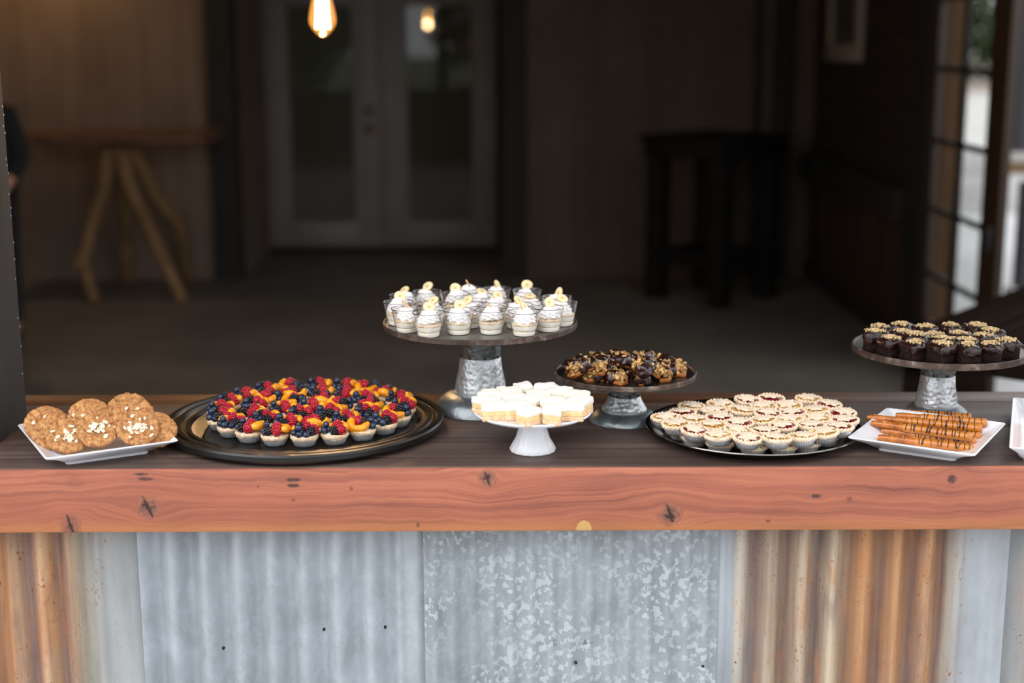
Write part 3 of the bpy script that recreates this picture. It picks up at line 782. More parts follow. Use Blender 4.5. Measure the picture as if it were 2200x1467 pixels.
# ---- person in black behind the post
def skin_body(verts, edges, radii, root, sub=2):
    me = bpy.data.meshes.new('tmp'); me.from_pydata(verts, edges, [])
    o = bpy.data.objects.new('tmp', me); COL.objects.link(o)
    o.modifiers.new('skin', 'SKIN'); me.skin_vertices[0].data
    for i, sv in enumerate(me.skin_vertices[0].data):
        r_ = radii[i]; sv.radius = r_ if isinstance(r_, tuple) else (r_, r_); sv.use_root = (i == root)
    ss = o.modifiers.new('sub', 'SUBSURF'); ss.levels = sub; ss.render_levels = sub
    dg = bpy.context.evaluated_depsgraph_get()
    m2 = bpy.data.meshes.new_from_object(o.evaluated_get(dg))
    bpy.data.objects.remove(o)
    m2.polygons.foreach_set('use_smooth', [True] * len(m2.polygons))
    return m2
YPn = 7.5
psh = PY(20, 232, YPn)                      # shoulder top
k = psh.z / 1.40
pxr = PY(56, 300, YPn).x - 0.06             # outer arm
pcx = pxr - 0.19 * k
M_skin = food('skin', srgb(190, 140, 112), srgb(205, 156, 128), 20, 0.5, 0.05, sss=0.1)
M_jack = food('black jacket cloth', srgb(18, 18, 19), srgb(27, 27, 28), 40, 0.9, 0.2)
M_hair = food('dark brown hair', srgb(30, 22, 18), srgb(46, 34, 26), 60, 0.6, 0.3)
V = [(0, 0, .98), (0, 0, 1.12), (0, 0, 1.28), (0, 0, 1.40), (0, 0, 1.48), (0, -.02, 1.57), (0, -.015, 1.68),
     (.15, 0, 1.36), (.21, .02, 1.10), (.14, -.13, .95), (.09, -.16, .90), (-.15, 0, 1.36), (-.21, .02, 1.10), (-.14, -.13, .95), (-.09, -.16, .90),
     (.09, 0, .90), (.10, -.01, .50), (.10, .02, .10), (.10, -.12, .04), (-.09, 0, .90), (-.10, -.01, .50), (-.10, .02, .10), (-.10, -.12, .04)]
Ed = [(0, 1), (1, 2), (2, 3), (3, 4), (4, 5), (5, 6), (3, 7), (7, 8), (8, 9), (9, 10), (3, 11), (11, 12), (12, 13), (13, 14), (0, 15), (15, 16), (16, 17), (17, 18), (0, 19), (19, 20), (20, 21), (21, 22)]
Rd = [(.14, .10), (.12, .09), (.14, .10), (.09, .07), (.05, .05), (.072, .082), (.06, .07), .052, .042, .032, .03, .052, .042, .032, .03, .085, .058, .042, .035, .085, .058, .042, .035]
me = skin_body(V, Ed, Rd, 0); me.materials.append(M_skin)
pe = inst('person', me, None, (pcx, YPn, 0), (0, 0, R(8)), k)
tag(pe, 'person in black clothes standing half hidden behind the charcoal post', 'person')
Vj = [V[i] for i in (0, 1, 2, 3)] + [V[7], V[8], (.155, -.10, .98), V[11], V[12], (-.155, -.10, .98), (0, 0, .84), (0, 0, 1.455)]
me = skin_body(Vj, [(0, 1), (1, 2), (2, 3), (3, 4), (4, 5), (5, 6), (3, 7), (7, 8), (8, 9), (0, 10), (3, 11)], [(.165, .125), (.15, .115), (.17, .125), (.11, .09), .074, .062, .05, .074, .062, .05, (.165, .125), (.066, .062)], 0)
me.materials.append(M_jack); inst('jacket', me, pe)
me = skin_body([(0, 0, .95), (.09, 0, .88), (.10, -.01, .50), (.10, .02, .09), (-.09, 0, .88), (-.10, -.01, .50), (-.10, .02, .09)], [(0, 1), (1, 2), (2, 3), (0, 4), (4, 5), (5, 6)], [(.15, .115), .10, .075, .06, .10, .075, .06], 0)
me.materials.append(M_jack); inst('trousers', me, pe)
hm = MB().ico((0, .012, 1.665), (.084, .098, .10), 3)
hm.v = [p for p in hm.v]
obj('hair', MB().add([Vector((p.x, max(p.y, -0.045 if p.z < 1.70 else -1), p.z)) for p in hm.v], hm.f), M_hair, pe)
obj('mouth', MB().ico((0, -.094, 1.555), (.022, .008, .006), 2), plain('lips', srgb(150, 84, 76), 0.5), pe)
obj('nose', MB().ico((0, -.105, 1.60), (.012, .018, .02), 2), M_skin, pe)
for s in (-1, 1):
    obj('eye', MB().ico((s * .03, -.088, 1.635), .011, 2), plain('eye white', srgb(230, 230, 228), 0.3), pe)
    obj('ear', MB().ico((s * .078, 0, 1.62), (.012, .02, .03), 2), M_skin, pe)
    obj('shoe', MB().ico((s * .10, -.06, .035), (.05, .13, .045), 3), M_jack, pe)
    for j in range(4):
        fx = s * .088 + (j - 1.5) * .004; fz_ = .905 - j * .014
        obj('finger', MB().tube([(fx, -.165, fz_), (fx - s * .035, -.185, fz_ - .012), (fx - s * .06, -.17, fz_ - .018)], [.0095, .009, .007], 8), M_skin, pe)
    obj('thumb', MB().tube([(s * .095, -.165, .915), (s * .06, -.185, .925), (s * .04, -.185, .92)], [.011, .0105, .008], 8), M_skin, pe)

# ================================================================== SERVING WARE
M_china = food('white glazed china', srgb(232, 232, 238), srgb(238, 238, 243), 2, 0.16, 0)
M_galv = None
def hammered(name, base, bump=0.5):
    g = G(name); co = g.co()
    vo = g.n('ShaderNodeTexVoronoi', {'Vector': co, 'Scale': 130.0}, feature='SMOOTH_F1')
    a = g.noise(co, 38, 3); b = g.noise(co, 9, 3)
    f = g.mth('ADD', g.mth('MULTIPLY', a, 0.5), g.mth('MULTIPLY', b, 0.5))
    g.set(Base_Color=g.ramp(f, [(0.36, srgb(*[c * 0.82 for c in base])), (0.62, srgb(*base))]), Metallic=0.65, Roughness=g.ramp(a, [(0.35, (0.26, 0.26, 0.26, 1)), (0.65, (0.42, 0.42, 0.42, 1))]))
    g.bump(g.mth('ADD', vo.outputs['Distance'], a), bump, 0.006); return g.m
M_ham = hammered('hammered galvanised steel', (218, 222, 226), 0.28)
M_ham2 = hammered('dull galvanised steel', (120, 126, 126), 0.2)
M_base = hammered('smooth galvanised base', (138, 146, 150), 0.08)
g = G('rusty brown rim'); co = g.co(); a = g.noise(co, 55, 5, 0.65); b = g.noise(co, 14, 3)
f = g.mth('ADD', g.mth('MULTIPLY', a, 0.6), g.mth('MULTIPLY', b, 0.4))
g.set(Base_Color=g.ramp(f, [(0.38, srgb(62, 50, 45)), (0.52, srgb(86, 70, 63)), (0.6, srgb(112, 96, 86)), (0.68, srgb(168, 156, 146))]), Metallic=0.45, Roughness=0.45)
g.bump(a, 0.2, 0.001); M_rim = g.m
M_plate = food('grey metal tray', srgb(112, 112, 104), srgb(136, 136, 128), 12, 0.4, 0.05, metal=0.7)
M_platedk = food('dark metal tray', srgb(34, 34, 34), srgb(52, 50, 48), 12, 0.3, 0.05, metal=0.6)

def gal_stand(cx, base_y, plate_y, Rp, rimpx, colpx, basepx, ztops, label, tray, topmat, rivet_n=8):
    """cx/ys in pixels; Rp plate radius, rim height, (top, waist, bottom) column radii, base radius in pixels;
    ztops: pixel rows of the centres of waist seam and of the column's foot"""
    c = PZ(cx, base_y, BZ); Y = c.y; s_ = SPX(c)
    zp = PY(cx, plate_y, Y).z - BZ
    zw = PY(cx, ztops[0], Y).z - BZ; zc = PY(cx, ztops[1], Y).z - BZ
    sp = SPX(Vector((c.x, c.y, BZ + zp))); Rr = Rp * sp; rh = rimpx * sp
    t = thing('cake_stand', (c.x, c.y, BZ), label, 'cake stand')
    rt, rw, rb_ = [q * s_ for q in colpx]; Rb = basepx * s_
    obj('base', MB().lathe([(0, 0), (Rb, 0), (Rb + 0.001, 0.0015), (Rb, 0.004), (Rb * 0.93, zc * 0.55), (Rb * 0.82, zc * 0.82), (rb_ * 1.12, zc * 1.0), (rb_ * 0.9, zc * 1.06), (0, zc * 1.06)], 64), M_base, t)
    wob = lambda th, r, z: (r * (1 + 0.012 * noise.noise(Vector((math.cos(th) * 5, math.sin(th) * 5, z * 60)))), z)
    obj('lower_column', MB().lathe([(rb_ * 1.03, zc), (rb_ * 1.03, zc + 0.003), (rb_, zc + 0.004), (rb_ * 0.965, zc + (zw - zc) * 0.3), (rw * 0.5 + rb_ * 0.45, zc + (zw - zc) * 0.65), (rw * 1.0, zw), (rw * 0.97, zw + 0.002)], 56, wob), M_ham, t)
    obj('upper_column', MB().lathe([(rw * 0.985, zw - 0.001), (rw * 0.99, zw + 0.004), (rw * 1.0, zw + (zp - rh - zw) * 0.4), (rt, zp - rh * 0.9)], 56, wob), M_ham2, t)
    for k in range(rivet_n):
        th = 2 * PI * k / rivet_n + 0.25
        obj('rivet_hole', MB().ico((rw * 0.995 * math.cos(th), rw * 0.995 * math.sin(th), zw + 0.0035), 0.0022, 1), M_hole, t)
    lip = 0.35 * rh
    obj('tray', MB().lathe([(0, -rh), (Rr * 0.97, -rh), (Rr * 0.985, -rh * 0.6), (Rr * 0.975, -lip), (0, -lip)], 80, None, Matrix.Translation((0, 0, zp))), topmat, t)
    obj('rim', MB().lathe([(Rr * 0.972, -rh), (Rr - 0.001, -rh), (Rr, -rh + 0.001), (Rr, -0.001), (Rr - 0.001, 0), (Rr - 0.0035, 0), (Rr - 0.0045, -0.001), (Rr - 0.0055, -lip - 0.002), (Rr * 0.972, -rh)], 96, None, Matrix.Translation((0, 0, zp))), M_rim, t)
    return c, zp + BZ - lip, Rr, sp
ST1 = gal_stand(1033, 879, 688, 208.5, 12, (47, 44, 55), 97, (766, 842), 'tall galvanised cake stand holding the banana pudding cups', True, M_plate)
ST2 = gal_stand(1341, 903, 796, 153, 11, (36, 34, 47), 74, (850, 880), 'low galvanised cake stand holding chocolate dipped walnut bars', True, M_platedk)
ST3 = gal_stand(2010, 889, 742, 184, 14, (37, 36, 44), 67, (805, 869), 'galvanised cake stand holding nut topped brownies', True, M_plate)

# ---- white pedestal
c = PZ(1144.5, 967, BZ); s_ = SPX(c)
zp = PY(1144.5, 881, c.y).z - BZ; sp = SPX(Vector((c.x, c.y, BZ + zp))); Rw = 127 * sp
ws = thing('pedestal_stand', (c.x, c.y, BZ), 'white china pedestal stand holding frosted lemon bars', 'cake stand')
k = s_
flute = lambda th, r, z: (r * (1 + 0.012 * math.cos(16 * th)), z)
obj('pedestal', MB().lathe([(0, 0), (47 * k, 0), (49 * k, 0.0015), (49 * k, 0.005), (44 * k, 0.012), (36 * k, zp * 0.34), (30.5 * k, zp * 0.55), (27.5 * k, zp * 0.75), (27 * k, zp - 0.008), (0, zp - 0.008)], 64, flute), M_china, ws)
obj('plate', MB().lathe([(0, -0.011), (Rw * 0.5, -0.010), (Rw * 0.93, -0.006), (Rw - 0.001, -0.003), (Rw, -0.001), (Rw - 0.0015, 0.0005), (Rw * 0.95, -0.001), (Rw * 0.9, -0.002), (0, -0.002)], 80, None, Matrix.Translation((0, 0, zp))), M_china, ws)
WST = (c, BZ + zp - 0.002, Rw)

# ---- rectangular china dishes
def rrect(a, b, r_, n=6):
    res = []
    for (cx, cy, t0) in ((a - r_, b - r_, 0), (-a + r_, b - r_, 90), (-a + r_, -b + r_, 180), (a - r_, -b + r_, 270)):
        for i in range(n + 1):
            t = R(t0 + 90.0 * i / n); res.append((cx + r_ * math.cos(t), cy + r_ * math.sin(t)))
    return res
def dish(cen, ang, a, b, h, label, slope=0.036, cat='dish'):
    t = thing('serving_dish', (cen.x, cen.y, BZ), label, cat, rot=(0, 0, ang))
    R_ = lambda ins, z, rr=0.006: [(x, y, z) for x, y in rrect(a - ins, b - ins, rr)]
    rings = [R_(slope + 0.006, 0.0), R_(slope + 0.002, 0.0, 0.008), R_(slope + 0.001, 0.005, 0.008), R_(slope - 0.004, 0.006), R_(slope * 0.55, h * 0.55), R_(0.001, h - 0.003, 0.005), R_(0, h - 0.0015, 0.005), R_(0.001, h, 0.005),
             R_(0.003, h, 0.005), R_(0.0055, h - 0.002), R_(slope * 0.7, h * 0.5), R_(slope, 0.010), R_(slope + 0.006, 0.0085), R_(slope + 0.03, 0.008)]
    obj('china_body', MB().rings(rings), M_china, t, angle=50)
    return t
def dish_from(a, b, c, h):   # a, b, c rim corners in pixels: b is the shared corner
    A, B, C = [PZ(*q, BZ + h) for q in (a, b, c)]
    u = C - B; v = A - B
    ang = math.atan2(u.y, u.x)
    # square the corner: share the error
    e = (math.atan2(v.y, v.x) - ang - PI / 2 + PI) % (2 * PI) - PI
    ang += e / 2
    cen = (A + C) / 2
    return cen, ang, u.length / 2, v.length / 2
DH = 0.026
D1 = dish_from((36, 911), (98, 984.5), (385, 945), DH)
dish(*D1, DH, 'white rectangular china dish full of almond cookies')
D2 = dish_from((1825, 940), (2110, 983), (2152, 905), DH)
D2 = (D2[0], D2[1], D2[2], D2[3])
c2 = PZ(2110, 983, BZ + DH); l2 = PZ(1825, 940, BZ + DH); r2 = PZ(2152, 905, BZ + DH)
ang2 = math.atan2((c2 - l2).y, (c2 - l2).x)
dish((l2 + r2) / 2 + Vector((0.001, -0.002, 0)), ang2 + R(2), (c2 - l2).length / 2 * 0.96, (r2 - c2).length / 2 * 0.93, DH, 'white rectangular china dish of dipped pretzel rods')
bl = PZ(2175, 853, BZ + DH); fl = PZ(2168, 960, BZ + DH)
e3 = bl - fl; a3 = e3.length / 2; w3 = 0.075; ang3 = math.atan2(e3.y, e3.x) - PI / 2
n3 = Vector((math.cos(ang3), math.sin(ang3), 0))
D3c = (bl + fl) / 2 + n3 * w3
dish(D3c, ang3, w3, a3, DH, 'white narrow china dish of pink frosted cookies', slope=0.02)

# ---- black turned platter
c = PZ(655, 897, BZ + 0.018); s_ = SPX(c); Rb = 298 * s_
M_lac = food('black lacquer', srgb(12, 12, 12), srgb(18, 17, 16), 3, 0.30, 0.02)
pl = thing('lazy_susan', (c.x, c.y, BZ), 'round black lacquered turntable platter with ringed rim under fruit tarts', 'platter')
PH = 0.020
obj('turntable', MB().lathe([(0, 0.003), (Rb * 0.93, 0.003), (Rb * 0.985, 0.006), (Rb, 0.010), (Rb, PH - 0.003), (Rb * 0.99, PH), (Rb * 0.955, PH), (Rb * 0.945, PH - 0.0035), (Rb * 0.925, PH - 0.0035), (Rb * 0.915, PH - 0.001), (Rb * 0.885, PH - 0.001),
     (Rb * 0.872, PH - 0.006), (Rb * 0.85, PH - 0.0065), (Rb * 0.84, PH - 0.004), (Rb * 0.815, PH - 0.004), (Rb * 0.80, PH - 0.009), (Rb * 0.77, PH - 0.011), (0, PH - 0.011)], 128), M_lac, pl, angle=30)
obj('foot', MB().lathe([(0, 0), (Rb * 0.5, 0), (Rb * 0.5, 0.004), (0, 0.004)], 48), M_lac, pl)
LSZ = BZ + PH - 0.011; LSC = c; LSR = Rb

# ---- round silver tray
c = PZ(1617, 914, BZ + 0.016); s_ = SPX(c); Rt = 230 * s_
M_silver = food('polished dark silver', srgb(120, 116, 112), srgb(140, 136, 132), 6, 0.16, 0.02, metal=1.0)
tr_ = thing('silver_tray', (c.x, c.y, BZ), 'round polished silver tray piled with star topped mini pies', 'tray')
obj('tray_body', MB().lathe([(0, 0), (Rt * 0.80, 0), (Rt * 0.87, 0.004), (Rt * 0.93, 0.012), (Rt - 0.002, 0.0155), (Rt, 0.017), (Rt - 0.001, 0.0185), (Rt - 0.004, 0.018), (Rt * 0.93, 0.0145), (Rt * 0.865, 0.006), (Rt * 0.80, 0.002), (0, 0.002)], 112), M_silver, tr_)
TRC = c; TRZ = BZ + 0.002; TRR = Rt

# ================================================================== FOOD
# ---- fruit tarts
M_foil = food('aluminium foil', srgb(214, 214, 218), srgb(240, 240, 244), 60, 0.24, 0.35, 220, metal=0.6)
M_crust = food('pale baked crust', srgb(214, 178, 138), srgb(240, 214, 180), 220, 0.75, 0.6, 300, 0.0012)
M_cream = food('pastry cream', srgb(240, 232, 216), srgb(248, 242, 230), 60, 0.5, 0.2, sss=0.15)
M_blue = food('blueberry skin', srgb(20, 26, 46), srgb(48, 62, 92), 120, 0.32, 0.05, coat=0.25)
M_rasp = food('raspberry', srgb(166, 12, 36), srgb(206, 28, 58), 200, 0.3, 0.1, sss=0.15, coat=0.2)
M_black = food('blackberry', srgb(10, 9, 14), srgb(24, 18, 26), 300, 0.22, 0.05, coat=0.3)
M_mand = food('mandarin flesh', srgb(248, 146, 8), srgb(255, 180, 40), 160, 0.28, 0.35, 260, sss=0.2, coat=0.25)
def cup_mesh(rb_, rt, h, flange, n=30):
    fl = lambda th, r, z: (r * (1 + (0.034 * math.cos(n * th) if 0.0004 < z < h - 0.0012 and r > rb_ * 0.9 else 0)), z)
    return MB().lathe([(0, 0), (rb_ * 0.85, 0), (rb_, 0.0006), (rb_ + (rt - rb_) * 0.5, h * 0.5), (rt, h - 0.0014), (rt + 0.0002, h - 0.0008), (rt + flange, h - 0.0004), (rt + flange, h), (rt - 0.0006, h), (rt - 0.001, h - 0.002)], n * 4, fl)
def drupe(n, rx, rz, rd, seed):
    mb = MB(); r_ = random.Random(seed); gold = PI * (3 - 5 ** 0.5)
    for i in range(n):
        zq = 1 - 1.85 * (i + 0.5) / n; rr = math.sqrt(max(0, 1 - zq * zq)); th = i * gold
        tap = 1 - 0.22 * max(0, zq)
        mb.ico((rr * rx * tap * math.cos(th), rr * rx * tap * math.sin(th), zq * rz), rd * r_.uniform(0.9, 1.1), 1)
    mb.ico((0, 0, 0), (rx * 0.93, rx * 0.93, rz * 0.93), 2)
    return mb
S = 0.046 / 0.046
me_foil = mesh('foil_cup', cup_mesh(0.0155, 0.0208, 0.0135, 0.0016), M_foil, angle=60)
def tart_crust(seed):
    fn = lambda th, r, z: (r * (1 + 0.02 * math.sin(17 * th + seed)), z)
    return mesh('crust', MB().lathe([(0.0205, 0.010), (0.0222, 0.0132), (0.0226, 0.0155), (0.0215, 0.0178), (0.0195, 0.0185), (0.0178, 0.0172), (0.017, 0.0150)], 40, fn).disp(0.0016, 260, seed), M_crust, angle=80)
me_tcr = [tart_crust(i) for i in range(3)]
me_tcm = mesh('cream', MB().lathe([(0.0178, 0.0150), (0.0176, 0.0168), (0.014, 0.0186), (0.008, 0.0192), (0, 0.0194)], 28).disp(0.0014, 180, 3), M_cream, angle=80)
bl = MB().ico((0, 0, 0), (0.0056, 0.0056, 0.005), 2)
cr = MB().lathe([(0.0009, 0.0044), (0.0022, 0.0056), (0.0026, 0.0053), (0.0018, 0.0046)], 10, lambda t, r, z: (r * (1 + 0.15 * math.cos(5 * t)), z))
bl.merge(cr); me_bl = mesh('blueberry', bl, M_blue, angle=70)
me_ra = mesh('raspberry', drupe(44, 0.0066, 0.0080, 0.0018, 1), M_rasp, angle=80)
me_bk = mesh('blackberry', drupe(30, 0.0056, 0.0066, 0.0021, 2), M_black, angle=80)
def mandarin():
    rings = []
    for i in range(13):
        t = -1 + 2 * i / 12; a = t * 1.15
        w = max(0.0004, 0.0048 * (1 - abs(t) ** 2.6) ** 0.5); h = max(0.0004, 0.0056 * (1 - abs(t) ** 2.6) ** 0.5)
        cx, cy = 0.0115 * math.sin(a), 0.0115 * math.cos(a) - 0.0115 * 0.75
        rad = Vector((math.sin(a), math.cos(a), 0))
        rings.append([Vector((cx, cy, 0)) + rad * (w * math.cos(q) * 1.05) + Vector((0, 0, 1)) * (h * math.sin(q)) for q in [2 * PI * j / 10 for j in range(10)]])
    return MB().rings(rings).disp(0.0006, 300, 4)
me_ma = mesh('mandarin_segment', mandarin(), M_mand, angle=80)
def make_tart(loc, rz, v, r_):
    t = thing('fruit_tart', loc, 'small fruit tart in a foil cup topped with berries and mandarin', 'tart', 'fruit tarts on the black platter', rot=(0, 0, rz))
    inst('foil_cup', me_foil, t); inst('crust', me_tcr[v % 3], t, rot=(0, 0, r_.uniform(0, 6))); inst('cream', me_tcm, t, rot=(0, 0, r_.uniform(0, 6)))
    J = lambda a=0.001: r_.uniform(-a, a)
    Q = lambda: (r_.uniform(0, 6), r_.uniform(0, 6), r_.uniform(0, 6))
    for (x, y, z) in ((-0.015, -0.009, 0.0225), (-0.0175, 0.002, 0.0225), (-0.0085, -0.003, 0.0235), (-0.0135, -0.003, 0.0315), (-0.006, -0.0165, 0.022), (-0.0125, 0.009, 0.0228))[:4 + v % 3]:
        inst('blueberry', me_bl, t, (x + J(), y + J(), z), Q(), r_.uniform(0.95, 1.2))
    inst('blackberry', me_bk, t, (0.0015 + J(0.002), -0.0140 + J(), 0.0250), (R(80) + J(0.4), J(0.5), r_.uniform(0, 6)), r_.uniform(1.05, 1.25))
    if v % 2: inst('blackberry', me_bk, t, (-0.004 + J(0.002), 0.006 + J(), 0.0300), (J(0.7), J(0.7), 0), r_.uniform(1.0, 1.15))
    inst('raspberry', me_ra, t, (0.0125 + J(), -0.0095 + J(), 0.0262), (R(40) + J(0.6), J(0.6), r_.uniform(0, 6)), r_.uniform(1.02, 1.18))
    inst('raspberry', me_ra, t, (0.004 + J(), 0.0015 + J(), 0.0300), (J(0.8), J(0.8), r_.uniform(0, 6)), r_.uniform(1.0, 1.15))
    inst('mandarin_segment', me_ma, t, (0.0145 + J(), 0.0065 + J(), 0.0250), (R(25) + J(0.3), R(-20), R(-60) + J(0.4)), r_.uniform(1.2, 1.4))
    inst('mandarin_segment', me_ma, t, (-0.001 + J(), 0.0145 + J(), 0.0250), (R(-35) + J(0.3), J(0.3), R(15) + J(0.4)), r_.uniform(1.2, 1.4))
tarts = [(0, 0)]
RT = 225 * SPX(LSC) - 0.0228
for rr, n, o in ((RT * 0.32, 6, 0.2), (RT * 0.65, 13, 0.1), (RT, 20, 0.06)):
    for k in range(n):
        th = 2 * PI * k / n + o; tarts.append((rr * math.cos(th), rr * math.sin(th)))
print('tart spacing', RT / 3, 'RT', RT, 2 * PI * RT / 19)
tcx, tcy = PZ(659, 900, LSZ + 0.018).x, LSC.y + 0.018
tarts = relax([(tcx + x, tcy + y) for x, y in tarts], 0.0228, (tcx, tcy), RT)
rt_ = random.Random(21)
for i, p_ in enumerate(tarts):
    make_tart((p_.x, p_.y, LSZ), rt_.choice((0, 0.3, -0.4, 0.8, -0.9, 2.2, 3.1, -2.0)) + rt_.uniform(-.2, .2), i, rt_)

# ---- mini pies
M_sug = food('sugared star crust', srgb(226, 200, 168), srgb(242, 228, 208), 300, 0.8, 0.7, 500, 0.001)
M_piec = food('golden pie crust', srgb(224, 190, 152), srgb(247, 228, 202), 170, 0.75, 0.6, 260, 0.0012)
M_berry = food('dark berry filling', srgb(96, 4, 20), srgb(150, 12, 36), 160, 0.18, 0.3, 200, coat=0.4)
M_apple = food('apple filling', srgb(178, 130, 60), srgb(222, 182, 108), 190, 0.35, 0.5, 200, coat=0.2)
me_pf = mesh('foil_cup', cup_mesh(0.0150, 0.0205, 0.0125, 0.0018), M_foil, angle=60)
crimp = lambda th, r, z: (r * (1 + (0.045 * math.cos(20 * th) if r > 0.0200 else 0)), z + (0.0009 * math.cos(22 * th) if z > 0.014 else 0))
me_pc = mesh('crust', MB().lathe([(0.0200, 0.0105), (0.0225, 0.0128), (0.0231, 0.0150), (0.0224, 0.0172), (0.0212, 0.0180), (0.0196, 0.0168), (0.0190, 0.0140)], 110, crimp).disp(0.0009, 240, 5), M_piec, angle=80)
fill = MB().lathe([(0.0194, 0.0138), (0.0190, 0.0150), (0.012, 0.0160), (0.006, 0.0163), (0, 0.0163)], 32).disp(0.0014, 230, 8)
me_pb = mesh('filling', fill, M_berry, angle=80)
fill2 = MB().merge(fill)
r_ = random.Random(4)
for i in range(14):
    th = r_.uniform(0, 6.3); q = r_.uniform(0.004, 0.0155)
    fill2.ico((q * math.cos(th), q * math.sin(th), 0.0164), (0.0032, 0.0024, 0.0018), 1)
me_pa = mesh('filling', fill2, M_apple, angle=60)
def star(seed, n=6):
    mb = MB(); rings = []
    r_ = random.Random(seed)
    def outl(k, z):
        res = []
        for i in range(n * 8):
            th = 2 * PI * i / (n * 8); q = abs(((th * n / (2 * PI)) % 1) * 2 - 1)
            rr = (0.0112 + 0.0062 * q ** 1.3) * k
            res.append((rr * math.cos(th), rr * math.sin(th), z))
        return res
    for k, z in ((0.97, 0.0168), (1.0, 0.0173), (1.0, 0.0184), (0.95, 0.0190), (0.6, 0.0195), (0.25, 0.0197)): rings.append(outl(k, z))
    return mesh('star_lid', mb.rings(rings).disp(0.0012, 170, seed), M_sug, angle=60)
me_star = [star(i) for i in range(3)]
def make_pie(loc, rot, kind, r_, lab, grp):
    t = thing('mini_pie', loc, lab, 'pie', grp, rot=rot)
    inst('foil_cup', me_pf, t); inst('crust', me_pc, t); inst('filling', me_pb if kind else me_pa, t, rot=(0, 0, r_.uniform(0, 6)))
    inst('star_lid', me_star[r_.randrange(3)], t, loc=(r_.uniform(-.002, .002), r_.uniform(0.001, .0045), 0.0004), rot=(R(r_.uniform(-5, 5)), R(r_.uniform(-5, 5)), r_.uniform(0, 6)))
up = [((250, 360), 0), ((405, 290), 1), ((545, 240), 0), ((775, 200), 0), ((1035, 155), 1), ((1260, 140), 1), ((1615, 145), 0), ((1945, 215), 1), ((1985, 290), 1), ((1940, 350), 1), ((1830, 430), 1), ((1640, 490), 0), ((1460, 515), 0),
      ((1200, 545), 0), ((910, 510), 1), ((620, 545), 0), ((250, 485), 0), ((490, 385), 0), ((670, 350), 1), ((775, 290), 1), ((740, 425), 0), ((935, 375), 1), ((645, 480), 1), ((1010, 450), 0), ((1000, 270), 0), ((1225, 230), 0), ((1440, 225), 0),
      ((1690, 245), 0), ((1270, 295), 1), ((1510, 285), 1), ((1185, 360), 0), ((1500, 355), 0), ((1740, 330), 0), ((1290, 455), 1), ((1430, 410), 1), ((1690, 415), 1)]
PHT = 0.0192
zt2 = TRZ + PHT + 0.018
pts = [PZ(1370 + a / 4.4, 820 + b / 4.4, zt2) for (a, b), k in up]
pts = relax(pts, 0.0222, (TRC.x, TRC.y), TRR * 0.84)
rp = random.Random(5)
low = []
for rr, n in ((0, 1), (0.0475, 6), (0.093, 12), (TRR * 0.80 - 0.0165, 16)):
    for k in range(n):
        th = 2 * PI * k / n + rr * 30; low.append((TRC.x + rr * math.cos(th), TRC.y + rr * math.sin(th)))
low = relax(low, 0.0215, (TRC.x, TRC.y), TRR * 0.80 - 0.0165)
for i, p_ in enumerate(low):
    kd = 1 if i % 3 == 0 else 0
    make_pie((p_.x, p_.y, TRZ), (0, 0, rp.uniform(0, 6)), kd, rp, 'star topped mini pie with red berry filling in the lower layer' if kd else 'star topped mini pie with apple filling in the lower layer', 'lower layer of mini pies on the silver tray')
for ((a, b), kd), p_ in zip(up, pts):
    make_pie((p_.x, p_.y, TRZ + PHT), (R(rp.uniform(-2, 7)), R(rp.uniform(-5, 5)), rp.uniform(-1, 1)), kd, rp, 'star topped mini pie with red berry filling on top of the pile' if kd else 'star topped mini pie with apple filling on top of the pile', 'upper layer of mini pies on the silver tray')

# ---- banana pudding cups
M_cup = thin_glass('clear plastic', (0.975, 0.973, 0.98, 1), 2.2, 0.10)
M_cuprim = thin_glass('thick plastic rim', (0.62, 0.60, 0.66, 1), 3.0, 0.08)
M_pud = food('vanilla pudding', srgb(248, 240, 222), srgb(252, 247, 234), 40, 0.45, 0.05)
M_crumb = food('cookie crumbs', srgb(214, 176, 130), srgb(250, 238, 216), 420, 0.85, 0.8, 500, 0.0015, detail=4)
M_whip = food('whipped cream', srgb(252, 250, 247), srgb(254, 253, 251), 60, 0.5, 0.05)
g = G('banana slice'); co = g.co(); sp_ = g.n('ShaderNodeSeparateXYZ', {0: co})
rr = g.mth('SQRT', g.mth('ADD', g.mth('MULTIPLY', sp_.outputs[0], sp_.outputs[0]), g.mth('MULTIPLY', sp_.outputs[1], sp_.outputs[1])))
rr = g.mth('ADD', g.mth('DIVIDE', rr, 0.0105), g.mth('MULTIPLY', g.mth('SUBTRACT', g.noise(co, 500, 3), 0.5), 0.25))
g.set(Base_Color=g.ramp(rr, [(0.05, srgb(170, 120, 70)), (0.14, srgb(226, 192, 124)), (0.34, srgb(236, 210, 152)), (0.5, srgb(240, 224, 184)), (0.88, srgb(238, 218, 174)), (1.0, srgb(208, 164, 108))]), Roughness=0.45)
M_ban = g.m
CH = 0.0405; CR0 = 0.0185; CR1 = 0.0262
def cr_at(z): return CR0 + (CR1 - CR0) * z / CH
me_cup = mesh('plastic_cup', MB().lathe([(0, 0), (CR0, 0), (cr_at(0.004), 0.004), (cr_at(0.02), 0.02), (CR1 - 0.0004, CH - 0.0012), (CR1 + 0.0004, CH - 0.0008), (CR1 + 0.0004, CH), (CR1 - 0.0006, CH), (CR1 - 0.0008, CH - 0.0012)], 40), M_cup, angle=50)
sh = 0.0011
me_pud1 = mesh('pudding', MB().lathe([(0, 0.0014), (CR0 - sh, 0.0014), (cr_at(0.006) - sh, 0.006), (cr_at(0.0085) - sh - 0.001, 0.0085), (0, 0.0085)], 32), M_pud)
